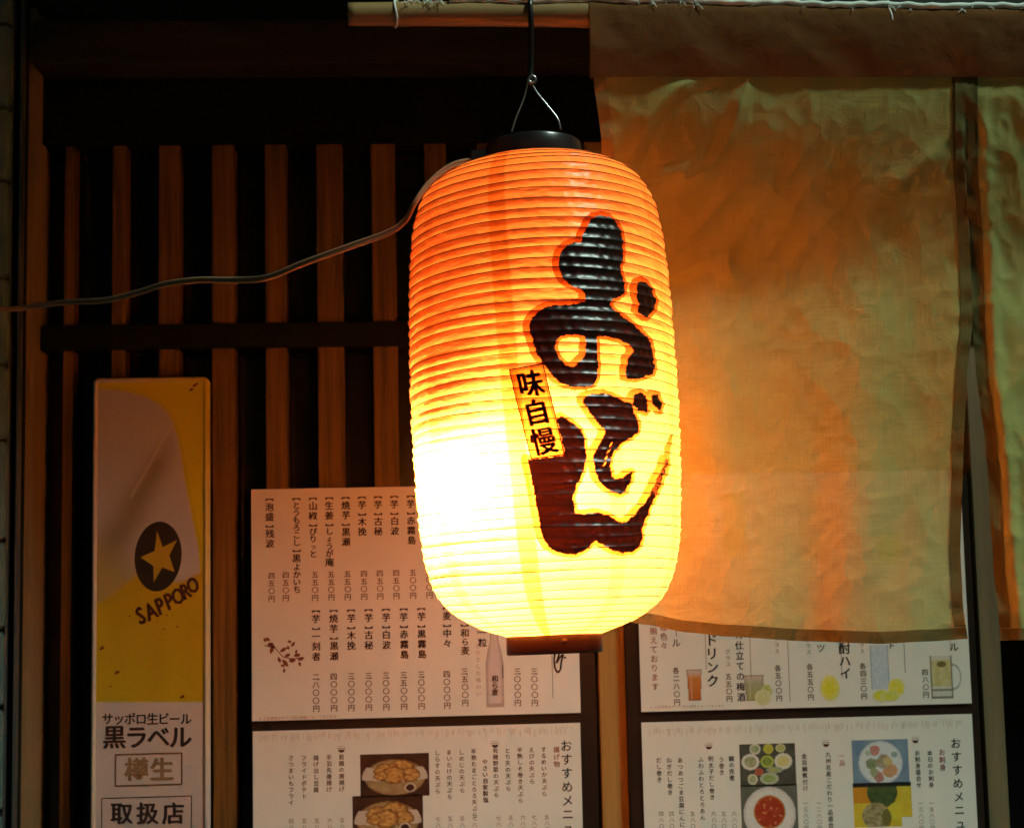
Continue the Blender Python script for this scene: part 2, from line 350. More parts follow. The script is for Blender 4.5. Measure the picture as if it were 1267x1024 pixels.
class Print:
    """flat print on a plane y = Y, coordinates in metres (x, z)"""
    def __init__(s, Y): s.Y = Y; s.v = []; s.f = []; s.c = []
    def add(s, pts, faces, c, lift):
        o = len(s.v); s.v += [(p[0], s.Y - lift - (p[2] if len(p) > 2 else 0), p[1]) for p in pts]; s.f += [[i + o for i in f] for f in faces]
        s.c += ([c] * len(pts) if not isinstance(c, list) else c)
    def poly(s, pts, c, lift=.00012): s.add(pts, [list(range(len(pts)))], c, lift)
    def disc(s, cx, cz, rx, rz, c, lift=.00012, n=28, jit=0, rot=0):
        P = []
        for i in range(n):
            a = 2 * math.pi * i / n; q = 1 + jit * (random.random() - .5); x, z = rx * q * math.cos(a), rz * q * math.sin(a)
            P.append((cx + x * math.cos(rot) - z * math.sin(rot), cz + x * math.sin(rot) + z * math.cos(rot)))
        s.poly(P, c, lift)
    def line(s, x0, z0, x1, z1, w, c, lift=.00012):
        d = Vector((x1 - x0, z1 - z0)); n_ = Vector((-d.y, d.x)).normalized() * w / 2
        s.poly([(x0 + n_.x, z0 + n_.y), (x1 + n_.x, z1 + n_.y), (x1 - n_.x, z1 - n_.y), (x0 - n_.x, z0 - n_.y)], c, lift)
    def char(s, ch, cx, cz, size, c, bold=0, lift=.00012, rot=0, shear=0, sx=1):
        vs, fs = glyph(ch, bold)
        if not vs: return
        if ch.isascii(): 
            mx = (min(v[0] for v in vs) + max(v[0] for v in vs)) / 2; my = .36
        else: mx, my = .5, .38
        P = []
        for x, y, l in vs:
            x, y = (x - mx) * sx, y - my; x += shear * y; x *= size; y *= size
            P.append((cx + x * math.cos(rot) - y * math.sin(rot), cz + x * math.sin(rot) + y * math.cos(rot), l * .00003))
        s.add(P, fs, c, lift)
    def build(s, name, parent, m=None):
        o = mobj(name, s.v, s.f, m or M_print, parent, cols=s.c)
        if name in ('bowl_icon', 'rust_spot', 'lettering'): o['kind'] = 'stuff'
        return o

INK = (.035, .012, .012); FADE = (.11, .06, .05); RED = (.33, .06, .05)
class Sheet:
    """a menu sheet lying at depth Y, addressed by where things sit on it"""
    def __init__(s, x0p, x1p, ytp, ybp, label, mid=900, curl=0):
        Y = s.Y = -.0012; s.k = pm(Y)
        s.x0, s.x1 = X(x0p, mid, Y), X(x1p, mid, Y); xc = (x0p + x1p) / 2
        s.zt = Z(xc, ytp, Y); s.zb = Z(xc, ybp, Y)
        s.root = empty('menu_sheet', ((s.x0 + s.x1) / 2, Y, s.zb)); tag(s.root, label, 'menu', 'laminated menu sheets on the boards')
        n_ = 14; vs = []; fs = []
        for th in (0, .0006):
            for j in range(n_ + 1):
                for i in range(n_ + 1):
                    u, v = i / n_, j / n_
                    vs.append((s.x0 + (s.x1 - s.x0) * u, Y + th, s.zb + (s.zt - s.zb) * v))
        m1 = (n_ + 1) ** 2
        for j in range(n_):
            for i in range(n_):
                a = j * (n_ + 1) + i; q = [a, a + 1, a + n_ + 2, a + n_ + 1]; fs.append(q); fs.append([m1 + k for k in q[::-1]])
        for j in range(n_):
            for i0 in (0, n_):
                a = j * (n_ + 1) + i0; b = a + n_ + 1; fs.append([a, b, m1 + b, m1 + a])
                a = (0 if i0 == 0 else n_ * (n_ + 1)) + j; b = a + 1; fs.append([a, b, m1 + b, m1 + a])
        mobj('paper', vs, fs, M_paper, s.root)
    def P(s, px, py):
        p = at(px, py, s.Y); return p.x, p.z
    def column(s, text, px, py, pitch, size, c=INK, bold=.028, name='menu_line', pr=None, sx=1.0):
        pr0 = pr or Print(s.Y); x, z = s.P(px, py); k = s.k; brk = '︻' in text
        first = True
        for ch in text:
            if ch == ' ': z -= pitch * k * .6; continue
            if ch == '︻':
                pr0.char(ch, x, z + size * k * .30, size * k * .95, c, .012); z -= pitch * .72 * k; continue
            if ch == '︼':
                pr0.char(ch, x, z - size * k * .24, size * k * .95, c, .012); z -= pitch * .72 * k; continue
            if ch == '、': pr0.char(ch, x + size * k * .55, z + size * k * 1.02, size * k, c, bold); continue
            if ch == 'ー':
                pr0.line(x + size * k * .06, z + size * k * .4, x, z - size * k * .38, size * k * .09, c); z -= pitch * k; continue
            q = .8 if ch in 'ぁぃぅぇぉっゃゅょャュョッ' else 1
            kana = '\u3041' <= ch <= '\u309f' and brk
            pr0.char(ch, x + random.uniform(-.02, .02) * size * k, z + (.12 * pitch * k if kana else 0), size * k * q * (.92 if kana else 1), c, bold, sx=sx); z -= pitch * k * (.76 if kana else 1)
        if pr is None: pr0.build(name, s.root)
    def rule(s, px, y0, y1, pr):
        x, z = s.P(px, y0); _, z1 = s.P(px, y1); pr.line(x, z, x, z1, .6 * s.k, FADE)
    def picture(s, px0, py0, px1, py1, fn, name='food_photo', lift=.0001, n=1.0, c=None):
        x0, z0 = s.P(px0, py0); x1, z1 = s.P(px1, py1); nx, ny = int((px1 - px0) / n), int((py1 - py0) / n)
        vs, fs, cs = [], [], []
        for j in range(ny + 1):
            for i in range(nx + 1):
                u, v = i / nx, j / ny; vs.append((x0 + (x1 - x0) * u, s.Y - lift, z0 + (z1 - z0) * v)); cs.append(fn(u, v, i, j))
        for j in range(ny):
            for i in range(nx):
                a = j * (nx + 1) + i
                if cs[a] is None or cs[a + 1] is None or cs[a + nx + 1] is None or cs[a + nx + 2] is None: continue
                fs.append([a, a + nx + 1, a + nx + 2, a + 1])
        cs = [q if q is not None else (0, 0, 0) for q in cs]
        mobj(name, vs, fs, M_print, s.root, cols=cs)
def mixc(a, b, t): t = max(0, min(1, t)); return tuple(a[i] * (1 - t) + b[i] * t for i in range(3))
def nz(u, v, s, seed=0): return noise.noise(Vector((u * s, v * s, seed))) * .5 + .5
def ell(u, v, cx, cy, rx, ry): return ((u - cx) / rx) ** 2 + ((v - cy) / ry) ** 2

# ---- upper left sheet (shochu list)
s = Sheet(312, 719, 601.5, 886.5, 'cream menu sheet with upright drink names and prices, behind the lantern, above the tempura menu')
o0 = 300
TOP = [(1113, '︻芋︼黒霧島', '五〇〇円'), (1015, '︻芋︼赤霧島', '五〇〇円'), (915, '︻芋︼白波', '四五〇円'), (817, '︻芋︼古秘', '四五〇円'), (720, '︻芋︼木挽', '四五〇円'), (622, '︻焼芋︼黒瀬', '五五〇円'), (523, '︻生姜︼しょうが庵', '五五〇円'), (425, '︻山椒︼ぴりっと', '五五〇円'), (325, '︻とうもろこし︼黒よかいち', ''), (163, '︻泡盛︼残波', '四五〇円')]
for lx, t, p in TOP:
    px = 300 + lx / 4.873; dy = (1015 - lx) / 4.873 * .022
    s.column(t, px, 614.5 + dy, 12.0, 10.8)
    if p: s.column(p, px + 2.5, 708 + dy, 9.3, 8.6, FADE, .018, 'price')
s.column('四五〇円', 353.5, 711, 9.3, 8.6, FADE, .018, 'price')
BOT = [(1443, '︻麦︼一粒', ''), (1338, '︻麦︼和ら麦', ''), (1232, '︻麦︼中々', '四、〇〇〇円'), (1078, '︻芋︼黒霧島', '三、〇〇〇円'), (972, '︻芋︼赤霧島', '三、五〇〇円'), (865, '︻芋︼白波', '三、〇〇〇円'), (760, '︻芋︼古秘', '三、〇〇〇円'), (655, '︻芋︼木挽', '三、〇〇〇円'), (550, '︻焼芋︼黒瀬', '四、〇〇〇円'), (443, '︻芋︼一刻者', '二、八〇〇円')]
for lx, t, p in BOT:
    px = 300 + lx / 4.873; dy = (1078 - lx) / 4.873 * .022
    s.column(t, px, 753.5 + dy, 12.2, 10.8)
    if p: s.column(p, px, 834 + dy, 9.5, 8.8, FADE, .018, 'price')
s.column('三、五〇〇円', 575, 830, 9.5, 8.8, FADE, .018, 'price')
s.column('三、〇〇〇円', 640, 830, 9.5, 8.8, FADE, .018, 'price')
s.column('三、〇〇〇円', 661, 830, 9.5, 8.8, FADE, .018, 'price')
s.column('すっきりとした味わい', 591, 782, 8.2, 6.5, (.36, .28, .24), 0, 'small_print')
pr = Print(s.Y); s.rule(681.5, 750, 863, pr); pr.build('ruled_line', s.root)
# brush title whose last loop shows under the lantern
pr = Print(s.Y)
L_ = [s.P(*q) for q in ((687, 806), (685.5, 815), (686.5, 826), (690, 832), (693.5, 828), (694.5, 818), (697, 809), (692.5, 813), (688.5, 820), (692, 808))]
for a, b in zip(L_, L_[1:]): pr.line(a[0], a[1], b[0], b[1], 2.4 * s.k, INK)
x, z = s.P(699, 813); pr.disc(x, z, 1.4 * s.k, 1.4 * s.k, INK)
for i, ch in enumerate('焼酎'): pr.char(ch, *s.P(692, 760 + i * 25), 18 * s.k, INK, .02)
pr.build('brush_title', s.root)
# bottle
def bottle(u, v, i, j):
    w = .22 if v < .2 else (.22 + (.5 - .22) * min(1, max(0, (v - .2) / .27)) ** .8); d = abs(u - .5)
    if d > w + .02: return None
    e = abs(d / w)
    c = mixc((.60, .56, .58), (.30, .27, .27), max(0, e - .55) * 2.0)
    if v > .96: c = (.4, .36, .33)
    if u > .9 and .5 < v < .66: c = (.15, .12, .12)
    return c
s.picture(600, 771, 624, 874, bottle, 'bottle_picture', n=.8)
pr = Print(s.Y); [pr.char(ch, *s.P(612.5, 839 + i * 8.5), 8.5 * s.k, INK, .03, lift=.0003) for i, ch in enumerate('和ら麦')]; pr.build('bottle_label', s.root)
# leaf sprig
pr = Print(s.Y)
def leaf(px, py, a, l, w, c):
    x, z = s.P(px, py); P = []
    for t in (0, .25, .5, .75, 1, .75, .5, .25):
        pass
    pts = [(0, 0), (.25, .7), (.55, 1), (.85, .5), (1, 0), (.85, -.5), (.55, -1), (.25, -.7)]
    pr.poly([(x + (p[0] * l * math.cos(a) - p[1] * w * math.sin(a)) * s.k, z + (p[0] * l * math.sin(a) + p[1] * w * math.cos(a)) * s.k) for p in pts], c)
LF = (.20, .055, .03)
for q in ((330, 797, .1, 9, 2.2), (334, 793, 2.4, 7, 2), (341, 800, 2.9, 9, 2.2), (338, 798, -1.9, 11, 2.4), (346, 806, .5, 10, 2.3), (344, 812, -1.2, 8, 2), (349, 815, -.9, 12, 2.6), (352, 812, .4, 8, 2.2), (360, 800, .9, 8, 1.8), (361, 795, 2.6, 6, 1.6), (358, 803, 2.2, 5, 2), (363, 811, .15, 9, 2.4), (366, 809, 1.4, 6, 1.6), (357, 817, .1, 9, 3), (368, 816, .3, 9, 2.4), (370, 818, -1.3, 6, 1.8), (347, 822, -.4, 6, 1.7), (352, 826, -1.7, 6, 1.6), (329, 794, 2.0, 6, 1.7)): leaf(*q, LF)
LL = [s.P(*q) for q in ((327, 798), (340, 801), (350, 812), (362, 815), (372, 813))]
for a, b in zip(LL, LL[1:]): pr.line(*a, *b, 1.1 * s.k, LF)
pr.build('leaf_drawing', s.root)
pr = Print(s.Y)
for i, ch in enumerate('※上記価格はすべて税込価格となっております'): pr.char(ch, *s.P(322.5 + i * 4.6, 888.4 - i * 4.6 * .028), 4.4 * s.k, (.42, .26, .16), 0)
pr.build('footer_line', s.root)

# ---- lower left sheet (tempura)
def grass(s, x0, x1, y, slope):
    pr = Print(s.Y); x = x0
    while x < x1:
        h = random.uniform(4, 10); yy = y - (x - x0) * slope + random.uniform(-1, 3)
        a = s.P(x, yy); b = s.P(x + random.uniform(-.5, .5), yy + h); t = random.random()
        pr.line(*a, *b, .8 * s.k, mixc((.60, .50, .42), (.66, .60, .54), t)); x += random.choice((1.6, 2.2, 3, 5.5))
    pr.build('grass_pattern', s.root)
def icon(s, px, py, pr):
    x, z = s.P(px, py); k = s.k
    P = [(x + 5 * k * math.cos(a), z + 5 * k * math.sin(a)) for a in [math.pi + math.pi * i / 10 for i in range(11)]]
    pr.poly([(x + 4 * k * math.cos(math.pi + math.pi * i / 10), z - .8 * k + 3.6 * k * math.sin(math.pi + math.pi * i / 10)) for i in range(11)], (.09, .035, .03))
    pr.line(x - 5.2 * k, z + .8 * k, x + 5.2 * k, z + .8 * k, .8 * k, (.3, .2, .18)); pr.line(x - 4 * k, z + 3 * k, x + 4 * k, z + 3.2 * k, .6 * k, (.4, .3, .28))
s = Sheet(313, 719.5, 899, 1186, 'menu sheet with two fried food photographs, below the drink list sheet', 960)
grass(s, 322, 708, 907, .025)
pr = Print(s.Y)
for i, ch in enumerate('おすすめメニュー'):
    pr.char(ch, *s.P(700.5 + i * .45, 922 + i * 16.9), 14.5 * s.k, (.02, .015, .015), .012) if ch != 'ー' else None
pr.build('title', s.root)
pr = Print(s.Y); s.column('揚げ物', 688.5, 927, 8.6, 7.8, RED, .01, 'heading')
cols = [(672.5, 926.5, 'するめいか天ぷら'), (657.5, 927, 'えびの天ぷら'), (643, 927, '半熟しそ巻き天ぷら'), (628, 928, 'とり天の天ぷら'), (613, 928, '有機野菜の天ぷら'), (600, 942, 'やさい自家製塩'), (586, 929, '半熟たまごとろろ天ぷら'), (571, 930, 'しめじの天ぷら'), (555.5, 930, 'まいたけの天ぷら'), (541, 931, 'しらすの天ぷら'),
        (422.5, 936, '若鶏の唐揚げ'), (407, 936.5, '手羽先唐揚げ'), (391, 937, '揚げ出し豆腐'), (376, 937, 'フライドポテト'), (360, 937, 'さつまいもフライ')]
for i, (px, py, t) in enumerate(cols): s.column(t, px, py, 7.55, 6.8, (.09, .045, .035), .010 if i != 5 else .02)
for i, px in enumerate((676.5, 661, 647, 632, 617, 587, 572, 557, 542)): s.column(random.choice(('六八〇円', '五八〇円', '七八〇円')), px, 1010 + i * .3, 7.4, 6.3, (.2, .14, .12), 0, 'price')
for i, px in enumerate((423.5, 408, 392, 376.5, 360.5)): s.column(random.choice(('六八〇円', '五八〇円', '四八〇円')), px, 1014 + i * .3, 7.4, 6.3, (.2, .14, .12), 0, 'price')
pr = Print(s.Y); icon(s, 612.5, 920, pr); icon(s, 422.5, 926, pr); pr.build('bowl_icon', s.root)
def fried(seed, hole):
    def fn(u, v, i, j):
        bg = mixc((.03, .012, .008), (.07, .03, .015), nz(u, v, 5, seed))
        e = ell(u, v, .5, .55, .44, .42)
        c = bg
        if e < 1: c = mixc((.40, .33, .17), (.22, .15, .07), nz(u, v, 7, seed) * 1.2); c = mixc(c, (.2, .12, .05), max(0, e - .8) * 4)
        pap = abs((u - .5) * .9 + (v - .45) * .15) < .46 and .36 < v + .12 * abs(u - .5) < .66
        if pap and e < 1.15: c = (.50, .46, .40)
        for k, (cx, cy, r) in enumerate(((.36, .42, .17), (.6, .36, .2), (.72, .5, .15), (.48, .5, .18), (.3, .52, .1))):
            q = ell(u + .05 * (nz(u, v, 14, k) - .5), v + .05 * (nz(u, v, 14, k + 9) - .5), cx, cy, r, r * 1.15)
            if q < 1: c = mixc(mixc((.66, .46, .14), (.26, .08, .015), nz(u, v, 17, seed + k) * 1.25 - .1), (.10, .03, .008), max(0, q - .45) * 1.6)
        q = ell(u, v, hole[0], hole[1], .085, .11)
        if q < 1: c = (.5, .44, .36) if q > .5 else (.05, .015, .01)
        return c
    return fn
s.picture(445.5, 933, 531.5, 983.5, fried(3, (.72, .80)), n=.9)
s.picture(436, 984.5, 524, 1040, fried(11, (.74, .7)), n=.9)

# ---- upper right sheet (drinks), partly behind the curtain
s = Sheet(793.5, 1203, 584, 875, 'white drinks menu sheet with glasses, half hidden by the curtain hem', 880)
o = 780; q = 5.76
s.column('揃えております', 808.5, 780, 11.3, 9.6, (.30, .08, .07), .006)
s.column('各種色々', 820.5, 764, 11.3, 9.6, (.30, .10, .09), .006)
s.column('ノンアルコール', 834.5, 722, 12, 11, INK, .012)
s.column('各二八〇円', 836.5, 829, 9.6, 8.4, FADE, .018, 'price')
s.column('ソフトドリンク', 878.5, 741, 16.6, 16, (.015, .012, .012), .022, 'heading')
s.column('ウォッカ仕立ての梅酒', 913, 747, 12.6, 11, INK, .016)
s.column('グラス', 900.5, 806, 7.5, 6.5, FADE, 0); s.column('五五〇円', 901.5, 836.5, 9, 8.2, FADE, .018, 'price')
s.column('グラス', 961, 790, 7.5, 6.5, FADE, 0); s.column('各五〇〇円', 962.5, 826, 9.2, 8.2, FADE, .018, 'price')
s.column('グラス', 1000, 791, 7.5, 6.5, FADE, 0); s.column('各五五〇円', 1001.8, 824.5, 9.2, 8.2, FADE, .018, 'price')
s.column('フルーツ', 1014.5, 765, 12, 11, INK, .014)
s.column('焼酎ハイ', 1044, 786, 15.4, 15, (.015, .012, .012), .02, 'heading')
s.column('グラス', 1066, 790, 7.5, 6.5, FADE, 0); s.column('各四三〇円', 1067.5, 823.5, 9.2, 8.2, FADE, .018, 'price')
s.column('ソフト', 1101.5, 775, 11.5, 10, INK, .012)
s.column('生ビール', 1178.5, 762, 12.6, 12, INK, .016)
s.column('四八〇円', 1144.5, 831, 9.2, 8.2, FADE, .018, 'price')
pr = Print(s.Y)
for px, a, b in ((867.5, 640, 828), (922, 640, 840), (968.5, 640, 868), (1033.5, 640, 838), (1111, 640, 832), (1168, 640, 805)): s.rule(px, a, b, pr)
pr.build('ruled_line', s.root)
def tumbler(c1, c2, lime=None):
    def fn(u, v, i, j):
        w = .48 - .09 * v; d = abs(u - .5)
        if d > w: return None
        c = mixc((.55, .45, .4), c1, (v - .1) * 6) if v < .3 else mixc(c1, c2, v)
        if d > w - .06 or v > .95 or v < .04: c = mixc(c, (.1, .07, .05), .55)
        return mixc(c, (.7, .6, .5), .25 if abs(u - .3) < .05 else 0)
    return fn
s.picture(848.5, 828, 870, 866, tumbler((.62, .24, .05), (.5, .13, .02)), 'drink_picture', n=.8)
s.picture(919.5, 835, 947, 866, tumbler((.42, .42, .3), (.3, .34, .12)), 'drink_picture', n=.8)
def lemons(bl):
    def fn(u, v, i, j):
        best = None
        for cx, cy, r, c in bl:
            e = ell(u, v, cx, cy, r[0], r[1])
            if e < 1:
                best = mixc(c, mixc(c, (.7, .7, .6), .55), e ** 2)
                if nz(u, v, 9, cx) > .62: best = mixc(best, (.75, .75, .5), .3)
        return best
    return fn
s.picture(932, 845, 958, 873, lemons([(.65, .35, (.3, .32), (.40, .50, .12)), (.45, .62, (.42, .36), (.55, .60, .30))]), 'fruit_picture', n=.8, lift=.0002)
s.picture(1013, 834, 1041, 868, lemons([(.5, .5, (.48, .48), (.72, .66, .03))]), 'fruit_picture', n=.8)
s.picture(1076, 798, 1101, 852, lambda u, v, i, j: mixc(mixc((.45, .55, .68), (.62, .68, .74), nz(u, v, 8, 2)), (.3, .4, .5), 1 if abs(u - .5) > .43 else 0), 'drink_picture', n=.9)
s.picture(1078, 839, 1120, 868, lemons([(.3, .72, (.3, .26), (.70, .66, .03)), (.75, .4, (.27, .4), (.74, .68, .03)), (.55, .75, (.3, .22), (.66, .66, .08))]), 'fruit_picture', n=.8, lift=.0002)
def mug(u, v, i, j):
    if u < .7:
        w = .33; c = (.62, .62, .56)
        if .1 < v < .72: c = mixc((.50, .44, .16), (.64, .60, .34), nz(u, v, 7, 5))
        if ell(u, v, .36, .2, .15, .07) < 1: c = (.18, .14, .04)
        if u < .05 or u > .64 or v > .95 or abs(v - .8) < .02: c = (.22, .22, .18)
        return c
    e = ell(u, v, .7, .5, .28, .32)
    if .62 < e < 1: return (.36, .4, .38)
    return None
s.picture(1150, 811, 1192, 863, mug, 'drink_picture', n=.8)
s.picture(1080, 655, 1120, 700, lemons([(.5, .5, (.48, .48), (.75, .62, .03))]), 'fruit_picture', n=1.5)
s.picture(1118, 600, 1150, 700, lambda u, v, i, j: mixc((.3, .5, .5), (.45, .62, .62), v), 'drink_picture', n=3)
s.picture(985, 610, 1020, 690, lambda u, v, i, j: mixc((.5, .3, .3), (.55, .4, .38), v), 'drink_picture', n=3)
s.picture(893, 610, 925, 690, lambda u, v, i, j: mixc((.6, .45, .1), (.55, .35, .08), v), 'drink_picture', n=3)
pr = Print(s.Y)
for i, ch in enumerate('※上記価格はすべて税込価格となっております'): pr.char(ch, *s.P(806.5 + i * 4.4, 874.2 - i * .08), 4.2 * s.k, (.42, .36, .3), 0)
pr.build('footer_line', s.root)

# ---- lower right sheet
s = Sheet(795.5, 1206.5, 888, 1178, 'menu sheet with sashimi and stew photographs, below the drinks menu sheet', 960)
grass(s, 804, 1192, 900, .028)
pr = Print(s.Y)
for i, ch in enumerate('おすすめメニュー'):
    if ch != 'ー': pr.char(ch, *s.P(1182.3 + i * 1.0, 919 + i * 16.5), 13.5 * s.k, (.012, .015, .02), .012)
pr.build('title', s.root)
s.column('お刺身', 1165.5, 930, 9.2, 8.2, (.30, .05, .10), .012, 'heading')
s.column('一品', 1041.5, 934.5, 8.6, 7.6, (.45, .22, .22), .004, 'heading')
for px, py, t in ((1150.5, 931, '本日のお刺身'), (1135, 931, 'お刺身盛合せ'), (1024.5, 933, '九州名産こだわり一品盛合せ'), (995, 935, '金目鯛煮付け'), (905, 938, '鯛の兜煮'), (892.5, 939, 'う巻き'), (879.5, 938, '明太子だし巻き'), (867, 939, 'ふわふわとろとろあん'), (841.5, 940, 'あつあつごま豆腐にんにく'), (828, 940, 'ねぎだし巻き'), (815, 940, 'だし巻き')):
    s.column(t, px, py, 7.7, 6.9, (.05, .04, .045), .010)
for px, py, t in ((1152.5, 993, '一五八〇円'), (1139, 993, '一三八〇円'), (1013, 993, '一二八〇円'), (996.5, 993, '一三八〇円'), (908.5, 1006, '六八〇円'), (895.5, 1006, '五八〇円'), (883, 1006, '六八〇円'), (857, 1006, '五八〇円'), (831, 1006, '四八〇円'), (818, 1006, '四八〇円')):
    s.column(t, px, py, 7.4, 6.3, (.14, .13, .13), 0, 'price')
pr = Print(s.Y)
for px, py in ((877, 922), (1022, 919), (1132.5, 914.5)): icon(s, px, py, pr)
pr.build('bowl_icon', s.root)
def appet(u, v, i, j):
    c = mixc((.045, .05, .035), (.10, .10, .08), nz(u, v, 6, 4))
    for cx, cy, rx, ry, c1, c2 in ((.28, .12, .1, .13, (.6, .6, .5), (.2, .3, .08)), (.52, .12, .09, .12, (.5, .52, .08), (.4, .4, .05)), (.74, .11, .09, .1, (.55, .55, .3), (.4, .4, .1)), (.19, .42, .16, .19, (.66, .66, .6), (.22, .25, .06)), (.78, .42, .16, .19, (.66, .66, .58), (.6, .55, .1)), (.49, .42, .12, .15, (.4, .48, .1), (.1, .2, .04)), (.22, .83, .09, .13, (.55, .6, .45), (.25, .3, .15)), (.52, .82, .17, .14, (.42, .48, .38), (.2, .35, .05)), (.34, .66, .08, .09, (.45, .12, .08), (.4, .1, .05)), (.62, .62, .15, .08, (.3, .35, .3), (.4, .4, .1))):
        e = ell(u, v, cx, cy, rx, ry)
        if e < 1: c = c1 if e > .45 else mixc(c2, c1, nz(u, v, 18, cx) * .6)
    return c
s.picture(914.5, 920.5, 985.5, 971, appet, n=.9)
def stew(u, v, i, j):
    c = mixc((.09, .1, .08), (.16, .17, .14), nz(u, v, 4, 7)); e = ell(u, v, .5, .56, .46, .52)
    if e < 1: c = mixc((.68, .68, .66), (.5, .5, .5), max(0, e - .7) * 2.5)
    e = ell(u, v, .5, .52, .28, .32)
    if e < 1: c = mixc((.42, .06, .02), (.30, .03, .01), nz(u, v, 9, 1)) if e < .85 else (.5, .22, .05)
    if e < .8 and nz(u, v, 16, 3) > .66: c = (.6, .22, .08)
    return c
s.picture(916, 971.3, 988.5, 1034, stew, n=.9)
def sashimi(u, v, i, j):
    c = mixc((.13, .22, .36), (.22, .32, .42), nz(u, v, 4, 9)); e = ell(u, v, .5, .53, .39, .5)
    if e < 1: c = mixc((.62, .68, .72), (.42, .5, .58), max(0, e - .8) * 4)
    for cx, cy, r, c1 in ((.4, .25, .09, (.5, .12, .1)), (.34, .55, .1, (.12, .2, .06)), (.66, .7, .13, (.6, .24, .06)), (.46, .85, .09, (.42, .1, .07)), (.55, .5, .13, (.25, .22, .12)), (.74, .35, .05, (.15, .3, .3)), (.28, .3, .05, (.3, .45, .3)), (.62, .5, .08, (.55, .42, .1)), (.38, .75, .08, (.25, .32, .12))):
        q = ell(u + .06 * (nz(u, v, 12, cx) - .5), v, cx, cy, r, r * 1.3)
        if q < 1: c = mixc(c1, (.6, .55, .5), nz(u, v, 22, cy) * .5)
    return c
s.picture(1053.5, 915.5, 1125.5, 967.5, sashimi, n=.9)
def platter(u, v, i, j):
    if v < .09: return (.02, .02, .015)
    if v > .8 and u > .82: return None
    c = mixc((.60, .42, .02), (.68, .55, .06), nz(u, v, 5, 2))
    if v < .45 and abs(u - .15) < .16: c = (.62, .26, .02)
    if ell(u, v, .5, .22, .26, .35) < 1: c = mixc((.03, .06, .02), (.10, .14, .04), nz(u, v, 9, 8))
    if ell(u, v, .38, .75, .24, .3) < 1: c = mixc((.12, .10, .03), (.5, .45, .25), nz(u, v, 13, 6))
    if ell(u, v, .72, .66, .13, .2) < 1: c = (.62, .55, .04)
    if ell(u, v, .56, .8, .08, .2) < 1: c = (.16, .15, .04)
    return c
s.picture(1055, 968.5, 1129.5, 1021, platter, n=.9)

# ------------------------------------------------------------------ beer sign
YG = -.028; kx = pm(YG)
gx0, gx1 = X(113, 745, YG), X(257.5, 745, YG); gz1 = Z(188, 466.5, YG); gz0 = Z(188, 1078, YG)
sg = empty('beer_sign', ((gx0 + gx1) / 2, YG, gz0)); tag(sg, 'tall yellow and white beer sign with a black star emblem, hung on the lattice', 'sign')
def rrect(x0, x1, z0, z1, r, n_=6):
    P = []
    for cx, cz, a0 in ((x1 - r, z1 - r, 0), (x0 + r, z1 - r, 90), (x0 + r, z0 + r, 180), (x1 - r, z0 + r, 270)):
        for i in range(n_ + 1):
            a = R(a0 + 90 * i / n_); P.append((cx + r * math.cos(a), cz + r * math.sin(a)))
    return P
def gcol(px, py):   # rim and print colours down the sign
    return None
loops = []
for ins, dy, rr in ((0, .02, .007), (0, .003, .007), (.0012, .0004, .0066), (.003, -.0004, .006), (.0048, .0006, .005), (.0062, .0034, .004)):
    loops.append([(p[0], YG + dy, p[1]) for p in rrect(gx0 + ins, gx1 - ins, gz0 + ins, gz1 - ins, rr)])
vs = [p for l in loops for p in l]; nn = len(loops[0]); fs = []
for a in range(len(loops) - 1):
    for k in range(nn): fs.append([a * nn + k, a * nn + (k + 1) % nn, (a + 1) * nn + (k + 1) % nn, (a + 1) * nn + k])
fs.append([k for k in range(nn)])
YEL = (.62, .50, .015); WHT = (.50, .47, .52)
zc_ = Z(255, 705, YG); zl_ = Z(113, 868, YG)
rc = []
for p in vs:
    if p[0] > (gx0 + gx1) / 2 + .05: c = YEL if p[2] > zc_ else WHT
    elif p[2] > gz1 - .012: c = mixc(WHT, YEL, (p[0] - gx0) / .05)
    else: c = (.46, .44, .36)
    rc.append(c)
mobj('rim', vs, fs, M_sign, sg, smooth=True, cols=rc)
# printed face
x0_, x1_, z0_, z1_ = gx0 + .0045, gx1 - .0045, gz0 + .0045, gz1 - .0045
def pxz(px, py): p = at(px, py, YG + .0045); return p.x, p.z
WP = [(110, 480), (140, 482.5), (160, 485), (180, 491), (197, 500), (208, 511), (215, 524), (220, 540), (224, 560), (228, 588), (233, 615), (239, 645), (245, 675), (249, 715), (252, 760), (100, 760)]
WPm = [pxz(*q) for q in WP]
def sdpoly(x, z, P):
    x = np.asarray(x, float); z = np.asarray(z, float); d = np.full(x.shape, 1e9); ins = np.zeros(x.shape, bool)
    for i in range(len(P)):
        ax, az = P[i]; bx, bz = P[(i + 1) % len(P)]; ex, ez = bx - ax, bz - az
        t = np.clip(((x - ax) * ex + (z - az) * ez) / (ex * ex + ez * ez + 1e-18), 0, 1)
        d = np.minimum(d, np.hypot(x - ax - t * ex, z - az - t * ez))
        cr = ((az > z) != (bz > z)) & (x < (bx - ax) * (z - az) / (bz - az + 1e-18) + ax); ins ^= cr
    return np.where(ins, -d, d)
nx_, nz_ = 118, 430
gx = np.linspace(x0_, x1_, nx_ + 1); gz = np.linspace(z0_, z1_, nz_ + 1); GX, GZ = np.meshgrid(gx, gz)
SD = sdpoly(GX, GZ, WPm) / kx
AMB = [pxz(*q) for q in ((90, 760), (120, 747), (138, 737), (156, 722), (172, 708), (200, 722), (228, 718), (262, 700), (262, 868), (90, 868))]
SA = sdpoly(GX, GZ, AMB) / kx
BOT_ = sdpoly(GX, GZ, [pxz(*q) for q in ((80, 868), (290, 868), (290, 1200), (80, 1200))]) / kx
